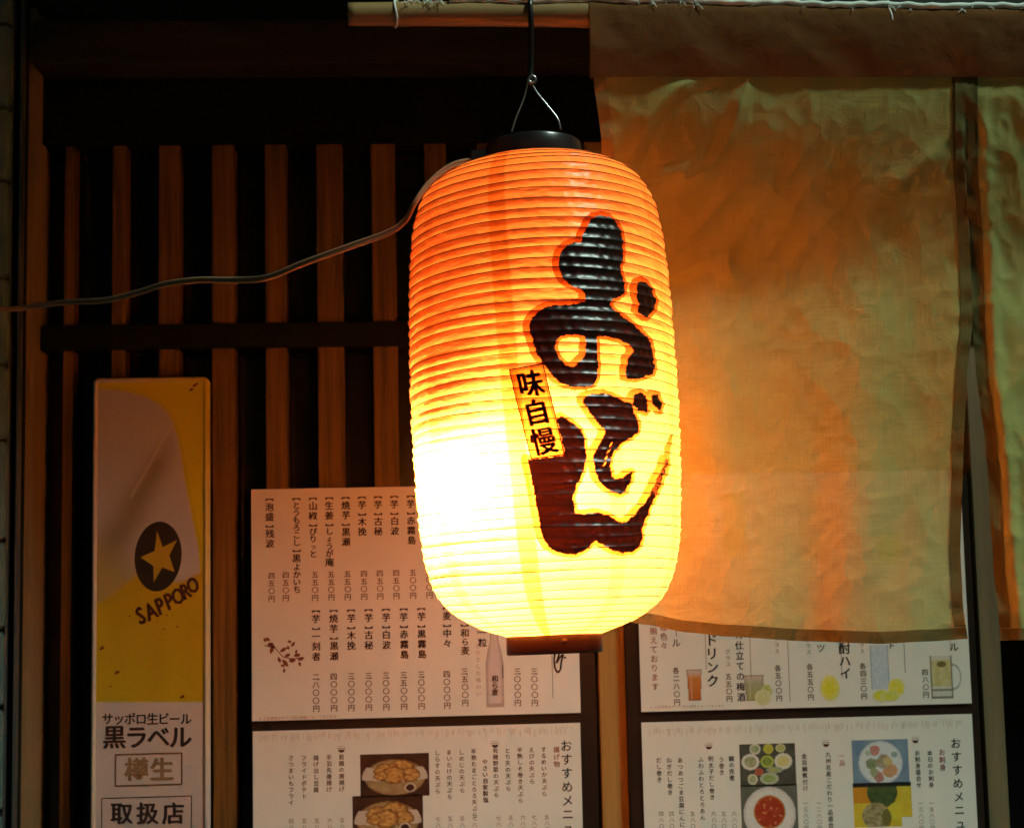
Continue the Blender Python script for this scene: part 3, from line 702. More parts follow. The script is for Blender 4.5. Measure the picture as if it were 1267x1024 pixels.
l0 = np.array(pxz(212, 527)); l1 = np.array(pxz(120, 690)); ld = (l1 - l0) / np.linalg.norm(l1 - l0); ln = np.array((-ld[1], ld[0]))
vs = []; cs = []
for j in range(nz_ + 1):
    for i in range(nx_ + 1):
        x, z = gx[i], gz[j]; vs.append((x, YG + .0028, z))
        c = (.56, .52, .012)
        w = .5 - SD[j, i] / 2
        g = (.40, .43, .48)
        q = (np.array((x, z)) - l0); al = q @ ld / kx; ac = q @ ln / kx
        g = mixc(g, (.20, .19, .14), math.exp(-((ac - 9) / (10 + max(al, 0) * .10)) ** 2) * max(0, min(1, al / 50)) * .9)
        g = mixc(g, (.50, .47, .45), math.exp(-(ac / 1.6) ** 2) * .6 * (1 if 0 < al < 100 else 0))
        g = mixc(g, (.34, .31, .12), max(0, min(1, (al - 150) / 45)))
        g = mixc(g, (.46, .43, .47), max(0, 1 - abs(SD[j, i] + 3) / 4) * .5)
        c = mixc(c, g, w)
        if -3 < SD[j, i] - 3 < 1.5: c = mixc(c, (.42, .38, .03), .5)
        am = mixc((.50, .40, .012), (.42, .30, .01), nz(x * 30, z * 8, 1, 3)); c = mixc(c, am, .5 - SA[j, i] / 5)
        c = mixc(c, (.52, .48, .46), .5 - BOT_[j, i] / 1.2)
        cs.append(c)
fs = []
for j in range(nz_):
    for i in range(nx_):
        a = j * (nx_ + 1) + i; fs.append([a, a + 1, a + nx_ + 2, a + nx_ + 1])
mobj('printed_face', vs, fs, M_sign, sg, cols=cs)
pr = Print(YG + .0028); k = kx
def sp(px, py): p = at(px, py, YG); return p.x, p.z
BK = (.022, .018, .016)
x, z = sp(195.2, 688); pr.disc(x, z, 28.5 * k, 42.5 * k, BK, .0002, 48, rot=R(-4))
ST = [(620, 693), (643, 757), (700, 728), (669, 789), (690, 855), (641, 837), (607, 897), (606, 832), (555, 797), (611, 772)]
pr.add([sp(195.5, 688.3)] + [sp(q[0] / 3.2, 440 + q[1] / 3.2) for q in ST], [[0, 1 + i, 1 + (i + 1) % 10] for i in range(10)], (.42, .32, .03), .0004)
pr.build('star_emblem', sg, M_sign)
pr = Print(YG + .0028)
for i, (ch, px, py) in enumerate(zip('SAPPORO', (173.5, 186, 198, 209, 219.5, 229.5, 238), (761, 755.5, 749, 743, 737, 730.5, 723.5))):
    pr.char(ch, *sp(px, py), (29 - i * .5) * k, (.05, .012, .012), .045, .0003, rot=R(27), shear=.1, sx=.70)
pr.build('brand_lettering', sg, M_sign)
pr = Print(YG + .0028); DK = (.035, .02, .02)
for i, ch in enumerate('サッポロ生ビール'): pr.char(ch, *sp(132.5 + i * 13.9, 889), 15 * k, DK, .022, .0003, sx=.95)
for i, ch in enumerate('黒ラベル'): pr.char(ch, *sp(141 + i * 27.3, 911.5), 29 * k, DK, .03, .0003, sx=.98)
for i, ch in enumerate('取扱店'): pr.char(ch, *sp(150 + i * 32, 1006), 27 * k, DK, .03, .0003)
pr.build('lettering', sg, M_sign)
pr = Print(YG + .0028)
for i, ch in enumerate('樽生'): pr.char(ch, *sp(168.5 + i * 31.5, 951.5), 29 * k, (.24, .16, .09), .035, .0003)
def frame(a, b, c, d, w, colr):
    P = [sp(a, b), sp(c, b), sp(c, d), sp(a, d)]
    X0, Z0 = P[0]; X1, Z1 = P[2]
    for q in ((X0, Z0, X1, Z0), (X1, Z0, X1, Z1), (X1, Z1, X0, Z1), (X0, Z1, X0, Z0)): pr.line(*q, w * k, colr, .0003)
frame(142.5, 933.5, 224.5, 970, 1.9, (.17, .085, .05)); frame(125.5, 987.5, 236.5, 1034, 1.0, DK)
pr.build('boxed_lettering', sg, M_sign)
pr = Print(YG + .0028)
for px, py, a, b in ((125.5, 801.5, 4, 1.6), (144, 831.5, 3.4, 2.6), (206, 761, 1, 1), (225, 861.5, 3, 2), (202, 778, 1.4, 1), (160, 762, 1.2, 1), (136, 849, 1.3, 1), (219, 775, 1.5, .9), (241, 476, 4.5, 1.5), (236, 482, 3, 1.6)):
    pr.disc(*sp(px, py), a * k, b * k, (.15, .05, .01), .0003, 12, .7, rot=.5)
pr.build('rust_spot', sg, M_sign)
for px, py in ((188, 471.5),):
    x, z = sp(px, py)

# ------------------------------------------------------------------ bamboo pole
YP = -.5
p0 = at(431, 18, YP); p1 = at(1500, 27.5, YP); PR = 16.3 * pm(YP)
pole = empty('bamboo_pole', p0); tag(pole, 'horizontal bamboo pole at the top that carries the curtain and the lantern', 'pole')
path = []; rad = []; nS = 120
for i in range(nS + 1):
    t = i / nS; p = p0.lerp(p1, t); p.z += .0018 * math.sin(t * 7) - .004 * math.sin(math.pi * min(1, t * 3)) * 0
    r_ = PR * (.9 + .1 * min(1, t * 5))
    for nd in (.062, .27, .52, .74): r_ += .0012 * math.exp(-((t - nd) / .004) ** 2)
    path.append(p); rad.append(r_)
vs, fs = tubevf(path, rad, 28); mobj('bamboo_cane', vs, fs, M_bamboo, pole, smooth=True)
def polept(px): 
    t = (at(px, 20, YP).x - p0.x) / (p1.x - p0.x); i = min(max(t * nS, 0), nS - .001); a = int(i); return path[a].lerp(path[min(a + 1, nS)], i - a), PR * (.9 + .1 * min(1, t * 5))
# cloth wrap at the left end
def wrap(name, pxa, pxb, m_, parent, extra=.0012, seed=0):
    vs, fs = [], []; nn = 26; nr = max(6, int((pxb - pxa) / 3))
    for i in range(nr + 1):
        c, r = polept(pxa + (pxb - pxa) * i / nr)
        for kk in range(nn):
            a = 2 * math.pi * kk / nn; rr = r + extra + .0009 * noise.noise(Vector((i * .35, kk * .5, seed)))
            vs.append((c.x, c.y + rr * math.sin(a), c.z + rr * math.cos(a)))
    for i in range(nr):
        for kk in range(nn): fs.append([i * nn + kk, (i + 1) * nn + kk, (i + 1) * nn + (kk + 1) % nn, i * nn + (kk + 1) % nn])
    return mobj(name, vs, fs, m_, parent, smooth=True)
def tie(px, label):
    c, r = polept(px); o = empty('tie_cord', c); tag(o, label, 'cord', 'cords that hold up the bamboo pole')
    loop = [(c.x + .0012 * math.sin(a * 2), c.y + (r + .0012) * math.sin(a), c.z + (r + .0012) * math.cos(a)) for a in [2 * math.pi * i / 28 for i in range(28)]]
    vs, fs = tubevf(loop, .0011, 7, True)
    top = at(640, -95, -.5).z + .45
    v2 = tubevf(catmull([(c.x, c.y - .002, c.z + r + .001), (c.x + .0008, c.y - .001, c.z + r + .02), (c.x - .0004, c.y, top - .0005)], 6), .0011, 7)
    kn = bmesh.new(); bmesh.ops.create_icosphere(kn, subdivisions=2, radius=.0026); v3 = ([v.co + Vector((c.x, c.y - .001, c.z + r + .002)) for v in kn.verts], [[v.index for v in f.verts] for f in kn.faces]); kn.free()
    mobj('cord_loop', vs, fs, M_thread, o, smooth=True); mobj('cord_line', *v2, M_thread, o, smooth=True); mobj('knot', *v3, M_thread, o, smooth=True)
tie(490, 'thin pale cord tied round the bare left end of the pole')
tie(1098, 'thin pale cord tied round the pole above the curtain')

# ------------------------------------------------------------------ curtain (noren)
cur = empty('shop_curtain', at(960, 790, -.45)); tag(cur, 'khaki linen shop curtain in two panels hanging from the bamboo pole beside the lantern', 'curtain')
def interp(P, y):
    if y <= P[0][0]: return P[0][1]
    for (a, b), (c, d) in zip(P, P[1:]):
        if y <= c: t = (y - a) / (c - a); t2 = t * t * (3 - 2 * t) * .5 + t * .5; return b + (d - b) * t2
    return P[-1][1]
LE1 = [(60, 731), (95, 734), (180, 744), (300, 750), (500, 752), (790, 752)]
RE1 = [(60, 1192), (95, 1192), (210, 1193), (260, 1197), (330, 1201), (400, 1203), (470, 1196), (560, 1192), (680, 1188), (745, 1191), (800, 1198)]
BE1 = [(740, 762), (800, 772.5), (850, 782), (900, 787), (1000, 793), (1090, 796), (1150, 793), (1198, 790)]
LE2 = [(60, 1193), (95, 1193), (205, 1193.5), (250, 1196.5), (300, 1200), (400, 1203), (460, 1207), (500, 1213), (540, 1218), (600, 1223), (700, 1229), (760, 1236), (800, 1238)]
def ridge(x, y, seed):
    v = noise.noise(Vector((x, y, seed))); return 1 - abs(v) * 2
def surf1(s, t):
    y = 90 + t * 702
    xl, xr_ = interp(LE1, y), interp(RE1, y); x = xl + (xr_ - xl) * s
    be = interp(BE1, x); yt = 88; y = yt + t * (be - yt)
    # depth: pushed back behind the lantern, loose to the right
    near = 1 - max(0, min(1, (x - 790) / 400)); near = near * near * (3 - 2 * near)
    tt = min(1, t / .40); tt = tt * tt * (3 - 2 * tt)
    Y = YP + .004 + tt * (.052 + .038 * near)
    w = 0
    # long soft folds low down
    w += .0085 * t ** 1.5 * math.sin(x / 27 + .8 * math.sin(y / 170)) * (.3 + .9 * nz(x / 90, y / 300, 1, 5))
    w += .004 * t ** 2 * math.sin(x / 15 + 1.3 * math.sin(y / 120 + 1)) * nz(x / 60, y / 260, 1, 8)
    # diagonal creases falling from the upper left
    u_, v_ = (x + y * .8) / 60, (y - x * 1.1) / 200
    w += .0055 * max(0, ridge(u_ * .9 - .3, v_ * .9, 2.2) - .45) * math.exp(-((x - 830) / 170) ** 2 - ((y - 210) / 170) ** 2) * 2.2
    w += .0017 * ridge(x / 55, y / 75, 4.4) * (.35 + .65 * nz(x / 200, y / 200, 1, 3))
    w += .0006 * ridge(x / 20 + y / 60, y / 26, 9.4)
    # pull crease up to the seam at the upper right
    dd = (y - 215) + (x - 1125) * .78; al = ((x - 1125) - (y - 215)) / 60
    w += .005 * math.exp(-(dd / 16) ** 2) * math.exp(-al ** 2 * .55) * (1 if x < 1180 else .3)
    # puckers along the right hem
    h = max(0, 1 - (1190 - x) / 28); w += .0009 * h * math.sin(y / 7.5 + 2 * math.sin(y / 31))
    return at(x, y, Y - w)
def surf2(s, t):
    y = 90 + t * 702
    xl = interp(LE2, y); x = xl + (1520 - xl) * s; be = 792 - (x - 1238) * .02; y = 88 + t * (be - 88)
    tt = min(1, t / .40); tt = tt * tt * (3 - 2 * tt); Y = YP + .004 + tt * .052 + .012 * t * (1 - min(1, s * 5))
    w = .006 * t * math.sin(x / 27 + math.sin(y / 150)) + .0025 * ridge(x / 50, y / 70, 7.4) + .001 * ridge(x / 18, y / 28, 1.4)
    h = max(0, 1 - (x - xl) / 36); w += .0016 * h * math.sin(y / 9.5 + 2.5 * math.sin(y / 43)) * nz(x / 60, y / 60, 1, 2)
    w += .006 * math.exp(-((x - xl - 26) / 9) ** 2) * min(1, t * 2)
    return at(x, y, Y - w)
def sheet(name, fn, s0, s1, t0, t1, ns, nt_, m_, off=0, thick=0, parent=cur):
    P = [[fn(s0 + (s1 - s0) * i / ns, t0 + (t1 - t0) * j / nt_) for i in range(ns + 1)] for j in range(nt_ + 1)]
    vs = []
    for j in range(nt_ + 1):
        for i in range(ns + 1):
            p = P[j][i]
            if off:
                a = P[j][min(i + 1, ns)] - P[j][max(i - 1, 0)]; b = P[min(j + 1, nt_)][i] - P[max(j - 1, 0)][i]
                n_ = a.cross(b).normalized(); n_ = n_ if n_.y < 0 else -n_; p = p + n_ * off
            vs.append(p)
    fs = [[j * (ns + 1) + i, (j + 1) * (ns + 1) + i, (j + 1) * (ns + 1) + i + 1, j * (ns + 1) + i + 1] for j in range(nt_) for i in range(ns)]
    return mobj(name, vs, fs, m_, parent, smooth=True)
sheet('cloth_panel', surf1, 0, 1, 0, 1, 260, 340, M_cloth)
sheet('cloth_panel', surf2, 0, 1, 0, 1, 130, 300, M_cloth)
sheet('side_hem', surf1, 0, .034, 0, .98, 8, 300, M_hem_lit, .0009)
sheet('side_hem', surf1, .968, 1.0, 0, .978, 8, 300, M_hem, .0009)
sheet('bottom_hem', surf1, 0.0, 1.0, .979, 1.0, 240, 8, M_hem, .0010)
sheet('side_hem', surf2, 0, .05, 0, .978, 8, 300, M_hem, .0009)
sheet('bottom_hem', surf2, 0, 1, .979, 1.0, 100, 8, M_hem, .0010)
# sewn seam joining the two panels at the top
def seam(s, t): return at(1180 + 25 * s - 1.2 * t, 90 + 122 * t, YP + .002 - .002 * math.sin(s * math.pi) - .001 * noise.noise(Vector((s * 3, t * 9, 2))) + .024 * min(1, t * .16 / .28) ** 2 * 0)
def seam(s, t):
    p = surf1(.975 + .025 * min(1, s * 2), t * .172) if s < .5 else surf2((s - .5) * .075, t * .172); return p
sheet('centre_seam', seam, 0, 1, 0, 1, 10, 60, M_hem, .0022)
# sleeve round the pole
vs, fs = [], []; NX = 260; xs = [728 + (1480 - 728) * i / NX for i in range(NX + 1)]
for i, px in enumerate(xs):
    c, r = polept(px); prof = []
    zb = at(px, 96, YP).z
    nb = 16
    for q in range(nb + 1): prof.append(('f', q / nb))
    for q in range(1, 14): prof.append(('a', q / 14))
    for q in range(nb + 1): prof.append(('b', q / nb))
    for kk, (ty, q) in enumerate(prof):
        wv = .0012 * ridge(px / 60, kk * .08, 3) + .0005 * math.sin(px / 19 + kk * .15)
        rr = r + .0016 + .0006 * noise.noise(Vector((px / 14, kk * .4, 1)))
        if ty == 'f': v = (c.x, c.y - rr - (wv * math.sin(math.pi * q) * 1.5) + (rr - .002) * (1 - q) ** 1.4, zb + (c.z - zb) * q)
        elif ty == 'a': a = -math.pi / 2 + math.pi * q; v = (c.x, c.y + rr * math.sin(a), c.z + rr * math.cos(a))
        else: v = (c.x, c.y + rr - (rr - .006) * q ** 1.4, c.z + (zb - c.z) * q)
        vs.append(v)
npf = len(prof)
for i in range(NX):
    for k in range(npf - 1): fs.append([i * npf + k, (i + 1) * npf + k, (i + 1) * npf + k + 1, i * npf + k + 1])
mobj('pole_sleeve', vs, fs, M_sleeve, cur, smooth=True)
# frayed threads along the top of the sleeve and wrap
thr = []
def frays(a, b, n_):
    for _ in range(n_):
        px = random.uniform(a, b); c, r = polept(px); an = random.uniform(-1.2, .1); rr = r + .0018
        p = Vector((c.x, c.y + rr * math.sin(an), c.z + rr * math.cos(an))); d = Vector((random.uniform(-1, 1), random.uniform(-.3, 0), random.uniform(-.7, .5))) * random.uniform(.003, .011)
        q = p + d * .5 + Vector((0, -.002, .0015)); thr.append(tubevf(catmull([p, q, p + d + Vector((0, -.002, 0))], 4), .00035, 4))
frays(728, 1300, 60)
for cx in (765, 803, 855, 1098, 1262): frays(cx - 6, cx + 6, 9)
mobj('frayed_thread', *join(*thr), M_thread, cur)['kind'] = 'stuff'
thr = []; frays(500, 548, 46); frays(560, 725, 10)
mobj('binding_thread', *join(*thr), M_thread, pole)['kind'] = 'stuff'
rp_ = []  # pale cord added to carry the bright highlight line along the pole top
for i in range(200):
    px = 556 + i * 4.2; c, r_ = polept(px); an = -.72 + .10 * math.sin(i * .21); rr = r_ + (.0036 if px > 722 else .0018) + .0006 * math.sin(i * .9)
    rp_.append(Vector((c.x, c.y + rr * math.sin(an), c.z + rr * math.cos(an) + .0007 * noise.noise(Vector((i * .3, 1, 2))))))
mobj('highlight_cord', *tubevf(rp_, [.0032 + .0010 * noise.noise(Vector((i * .45, 5, 1))) for i in range(200)], 8), M_thread, pole, smooth=True)


# ------------------------------------------------------------------ lantern
A = at(661, 206.5, YP - .03); B = at(685.5, 785.5, YP - .05); HL = (A - B).length; ku = HL / 583.5
AX = (A - B).normalized(); 
rot = AX.to_track_quat('Z', 'Y')
xdir = rot @ Vector((1, 0, 0)); 
# choose local frame: x to the right, y away from the camera
xl_ = Vector((1, 0, 0)); xl_ = (xl_ - AX * xl_.dot(AX)).normalized(); yl_ = AX.cross(xl_)
RM = Matrix((xl_, yl_, AX)).transposed(); rot = RM.to_quaternion()
lan = empty('paper_lantern', B, rot)
tag(lan, 'glowing orange paper lantern with big black brush writing, hung from the pole', 'lantern')
PROF = [(0, 57), (3, 76), (8, 97), (14, 112), (24, 128), (38, 140), (60, 150), (95, 157), (150, 161.5), (200, 163.5), (298, 165), (398, 162.5), (448, 159.5), (475, 157), (498, 152.5), (520, 146), (538, 137), (552, 124), (563, 108), (573, 88), (583.5, 57)]
PT = np.array([p[0] for p in PROF], float); PRr = np.array([p[1] for p in PROF], float)
def _pchip(xq):
    # monotone cubic
    h = np.diff(PT); d = np.diff(PRr) / h; mm = np.zeros(len(PT)); mm[0] = d[0]; mm[-1] = d[-1]
    for i in range(1, len(PT) - 1):
        if d[i - 1] * d[i] > 0:
            w1, w2 = 2 * h[i] + h[i - 1], h[i] + 2 * h[i - 1]; mm[i] = (w1 + w2) / (w1 / d[i - 1] + w2 / d[i])
    i = np.clip(np.searchsorted(PT, xq) - 1, 0, len(h) - 1); t = (xq - PT[i]) / h[i]
    return (2 * t ** 3 - 3 * t ** 2 + 1) * PRr[i] + (t ** 3 - 2 * t ** 2 + t) * h[i] * mm[i] + (-2 * t ** 3 + 3 * t ** 2) * PRr[i + 1] + (t ** 3 - t ** 2) * h[i] * mm[i + 1]
tt_ = np.linspace(0, 583.5, 3000); rr_ = _pchip(tt_)
arc = np.concatenate([[0], np.cumsum(np.hypot(np.diff(tt_), np.diff(rr_)))])
NR = 57
pos = np.linspace(0, arc[-1], NR + 1); rj = np.random.RandomState(3); pos[1:-1] += rj.uniform(-1.4, 1.4, NR - 1)
ribt = np.interp(pos, arc, tt_)          # rib positions in t
def rsm(t): return np.interp(t, tt_, rr_)
def phase(t): return np.interp(t, ribt, np.arange(NR + 1))
def lsurf(th, t, off=0.0):
    th = np.asarray(th, float); t = np.asarray(t, float); ph = phase(t); f = ph - np.floor(ph); f = np.where(ph >= NR, 0, f)
    sag = np.sin(np.pi * np.clip(f, 0, 1)) ** .85
    seg = np.floor(ph)
    amp = (1.65 + .35 * np.sin(seg * 2.3 + th * 2.0) + .3 * np.sin(th * 7 + seg * 1.7)) * np.clip(rsm(t) / 150, .3, 1)
    # crumple: small paper folds running across each bay
    cr = .32 * np.sin(th * 46 + seg * 2.1 + 3 * np.sin(th * 5 + seg)) * sag + .22 * np.sin(th * 83 + seg * 4.2) * sag
    r = rsm(t) + .9 * np.sin(th * 3 + t / 140) * np.clip(rsm(t) / 150 - .3, 0, 1) + .5 * np.sin(seg * 1.9 + th) - amp * sag + cr * np.clip(rsm(t) / 150, .2, 1)
    z = 583.5 - t + (1.2 * np.sin(th * 2 + t / 90) + .5 * np.sin(th * 5 + seg * .8)) * np.clip(rsm(t) / 165, 0, 1)
    r = r * ku + off
    return np.stack([r * np.sin(th), -r * np.cos(th), z * ku], -1)
def lrot(P): return [tuple(p) for p in P]
NA, SB = 240, 8
ph = np.linspace(0, NR, NR * SB + 1); tv = np.interp(ph, np.arange(NR + 1), ribt); tv = np.clip(tv, .001, 583.49)
th = np.linspace(-math.pi, math.pi, NA + 1)
TH, TV = np.meshgrid(th, tv); PP = lsurf(TH, TV).reshape(-1, 3)
fs = [[j * (NA + 1) + i, (j + 1) * (NA + 1) + i, (j + 1) * (NA + 1) + i + 1, j * (NA + 1) + i + 1] for j in range(len(tv) - 1) for i in range(NA)]
shade = mobj('paper_shade', lrot(PP), fs, M_lp, lan, smooth=True, world=False)
uvl = shade.data.uv_layers.new(name='UVMap')
gu = (TH + R(22.5) - R(9.5) * TV / 500) / R(40) + .1; gv = TV / 583.5
UVc = np.stack([gu + 20, gv], -1).reshape(-1, 2).astype(np.float32)
li = np.zeros(len(shade.data.loops), dtype=np.int32); shade.data.loops.foreach_get('vertex_index', li)
uvl.data.foreach_set('uv', UVc[li].ravel())
# ribs
for k in range(1, NR):
    tk = ribt[k] ; thk = np.linspace(-math.pi, math.pi, 97)[:-1]
    P = lsurf(thk, np.full(96, tk) + 1e-4, .0002)
    vs, fs = tubevf([Vector(p) for p in P], .00042, 5, True)
    mobj('rib', vs, fs, M_rib, lan, smooth=True, world=False)

# tracing: pixels on the picture -> (angle, t) on the lantern body
Bn = np.array(B); RMn = np.array(RM)
def trace(px, py):
    px = np.asarray(px, float); py = np.asarray(py, float)
    d = np.stack([(px - W0 / 2) / FPX, -(py - H0 / 2) / FPX, -np.ones_like(px)], -1) @ CMn.T
    o = (CO - Bn) @ RMn; dl = d @ RMn     # into lantern space
    s0 = np.full(px.shape, (DIST + YP - .24)); s1 = np.full(px.shape, np.nan)
    # march until inside
    lo = s0.copy(); found = np.zeros(px.shape, bool); hi = s0.copy()
    for i in range(140):
        s_ = s0 + i * .0015; P = o + dl * s_[..., None]; t = 583.5 - P[..., 2] / ku
        ins = np.hypot(P[..., 0], P[..., 1]) < np.where((t > 0) & (t < 583.5), rsm(np.clip(t, 0, 583.5)) * ku, 0)
        new = ins & ~found; hi = np.where(new, s_, hi); lo = np.where(new, s_ - .0015, lo); found |= ins
    for i in range(14):
        mid = (lo + hi) / 2; P = o + dl * mid[..., None]; t = 583.5 - P[..., 2] / ku
        ins = np.hypot(P[..., 0], P[..., 1]) < rsm(np.clip(t, 0, 583.5)) * ku
        hi = np.where(ins, mid, hi); lo = np.where(ins, lo, mid)
    P = o + dl * hi[..., None]
    return np.arctan2(P[..., 0], -P[..., 1]), 583.5 - P[..., 2] / ku, found
def cA(L): return [(640 + x / 4.452, 250 + y / 4.452) for x, y in L]
def cB(L): return [(640 + x / 4.452, 470 + y / 4.452) for x, y in L]
OO = cA([(470, 78), (510, 92), (545, 120), (568, 160), (578, 210), (582, 260), (579, 320), (566, 350), (566, 385), (585, 420), (592, 460), (585, 505), (555, 525), (520, 540), (510, 560), (525, 585), (560, 615), (610, 650), (650, 680), (690, 710), (720, 740), (740, 770), (746, 810), (750, 860), (760, 900), (752, 945), (720, 950), (690, 965), (640, 975), (600, 965), (595, 930), (605, 890), (602, 860), (638, 815), (620, 780), (570, 755), (500, 738), (450, 735), (440, 750), (440, 850), (445, 900), (440, 970), (420, 1000), (370, 1015), (320, 1015), (270, 1005), (220, 980), (180, 940), (145, 895), (105, 835), (86, 770), (70, 720), (65, 680), (80, 640), (110, 610), (150, 585), (190, 571), (250, 568), (320, 562), (372, 550), (370, 500), (340, 480), (290, 460), (250, 425), (232, 380), (226, 330), (240, 285), (270, 250), (310, 232), (350, 228), (360, 190), (380, 150), (400, 110), (430, 85)])
OH = cA([(245, 740), (300, 732), (370, 735), (378, 760), (370, 850), (345, 870), (320, 895), (295, 905), (260, 890), (225, 850), (208, 800), (215, 765)])
OD = cA([(665, 440), (690, 430), (720, 445), (740, 475), (750, 510), (765, 545), (755, 590), (730, 620), (710, 635), (685, 620), (665, 600), (670, 560), (655, 510), (655, 470)])
DE = cB([(375, 85), (420, 72), (480, 70), (530, 85), (570, 105), (630, 125), (640, 160), (660, 200), (672, 250), (660, 285), (620, 315), (570, 345), (535, 385), (515, 430), (510, 470), (520, 520), (545, 545), (580, 535), (610, 510), (635, 505), (635, 540), (615, 575), (600, 610), (570, 628), (530, 615), (490, 590), (450, 550), (430, 500), (418, 440), (425, 390), (450, 345), (475, 300), (480, 270), (450, 240), (420, 205), (390, 160), (362, 120), (358, 100)])
D1 = cB([(650, 72), (685, 65), (710, 80), (712, 110), (725, 135), (715, 175), (695, 165), (660, 160), (638, 130), (635, 95)])
D2 = cB([(745, 72), (775, 75), (790, 100), (800, 135), (790, 170), (765, 145), (740, 120), (735, 90)])
NN = cB([(215, 205), (250, 200), (300, 230), (345, 265), (365, 300), (375, 360), (385, 420), (370, 470), (350, 530), (330, 570), (315, 610), (302, 650), (315, 690), (320, 730), (360, 735), (440, 725), (500, 740), (545, 765), (580, 785), (610, 770), (650, 735), (690, 690), (715, 650), (740, 605), (770, 545), (798, 485), (818, 435), (832, 440), (820, 500), (792, 575), (762, 635), (735, 690), (720, 740), (700, 790), (685, 850), (690, 880), (670, 925), (640, 950), (580, 955), (530, 940), (480, 910), (430, 880), (410, 900), (380, 930), (330, 955), (280, 955), (220, 940), (170, 910), (140, 860), (125, 800), (115, 740), (105, 680), (90, 600), (80, 540), (65, 480), (55, 430), (74, 434), (263, 405)])
TAIL = cB([(740, 600), (835, 290), (865, 295), (858, 380), (800, 560), (740, 680)])
STQ = [(629.4, 458), (672.3, 449.5), (699, 561), (656.7, 567.5)]
gxx = np.arange(640, 850, 1.0); gyy = np.arange(250, 700, 1.0); GX, GY = np.meshgrid(gxx, gyy)
def rough(GX, GY, a):
    return a * (np.sin(GX * 1.3 + GY * .7) * .5 + np.sin(GY * 2.1 - GX * .4) * .4 + np.sin(GX * .53 + 1.7 * np.sin(GY * .31)) * .6)
f_ink = np.minimum.reduce([np.maximum(sdpoly(GX, GY, OO), -sdpoly(GX, GY, OH)), sdpoly(GX, GY, OD), sdpoly(GX, GY, DE), sdpoly(GX, GY, D1), sdpoly(GX, GY, D2), sdpoly(GX, GY, NN)])
smooth_ink = f_ink.copy()
f_ink = f_ink + rough(GX, GY, .8) + np.where(((GY.astype(int) % 12) == 0), .5, 0)
# dry brush: streaks of bare paper in the thin parts
tail = sdpoly(GX, GY, TAIL); dry = np.sin(GX * 2.3 + GY * .55 + 2 * np.sin(GY * .6)) + .6 * np.sin(GX * 1.1 - GY * 1.7)
f_ink = np.where((tail < 0) & (GY < 614), np.maximum(f_ink, dry * .9 - .55), f_ink)
sk = np.abs((GX - 752) + (GY - 560) * .33) < 1.6
f_ink = np.where(sk & (GY > 543) & (GY < 578), np.maximum(f_ink, 1.2 * np.sin(GY * 1.1 + GX) + .2), f_ink)
# bleed edge: the stroke widened to the left
f_edge = np.minimum.reduce([sdpoly(GX + a, GY + b, P_) - w if P_ is not OO else np.maximum(sdpoly(GX + a, GY + b, OO) - w, -sdpoly(GX + a, GY + b, OH) - w) for a, b, w in ((0, 0, 3.6), (2.2, 1.0, 4.4), (4.0, 1.0, 4.2)) for P_ in (OO, OD, DE, D1, D2, NN)])
f_edge = np.minimum(f_edge, sdpoly(GX, GY, TAIL) * 1.0 + 1.5)
f_edge = f_edge + rough(GX, GY, .4)
stp = sdpoly(GX, GY, STQ); f_edge = np.maximum(f_edge, -stp); f_ink = np.maximum(f_ink, -stp)
def field_mesh(F, gxx, gyy):
    pts = []; faces = []; cache = {}
    def vid(k, p):
        if k not in cache: cache[k] = len(pts); pts.append(p)
        return cache[k]
    ny, nx = F.shape; neg = F < 0
    any_ = neg[:-1, :-1] | neg[1:, :-1] | neg[:-1, 1:] | neg[1:, 1:]
    for j, i in zip(*np.nonzero(any_)):
        cs_ = [(j, i), (j, i + 1), (j + 1, i + 1), (j + 1, i)]; poly = []
        for q in range(4):
            a, b = cs_[q], cs_[(q + 1) % 4]; fa, fb = F[a], F[b]
            if fa < 0: poly.append(vid(a, (gxx[a[1]], gyy[a[0]])))
            if (fa < 0) != (fb < 0):
                t = fa / (fa - fb); k = (min(a, b), max(a, b))
                poly.append(vid(k, (gxx[a[1]] + (gxx[b[1]] - gxx[a[1]]) * t, gyy[a[0]] + (gyy[b[0]] - gyy[a[0]]) * t)))
        if len(poly) >= 3: faces.append(poly[::-1])
    return np.array(pts), faces
def overlay(name, P, F, off, m_, parent=lan):
    th_, t_, ok = trace(P[:, 0], P[:, 1]); Q = lsurf(th_, np.clip(t_, .01, 583.4), off)
    F = [f for f in F if all(ok[i] for i in f)]
    return mobj(name, lrot(Q), F, m_, parent, smooth=True, world=False)
P_, F_ = field_mesh(f_edge, gxx, gyy); overlay('lettering_edge', P_, F_, .0009, M_edge)
P_, F_ = field_mesh(f_ink, gxx, gyy); overlay('brush_lettering', P_, F_, .0012, M_ink)
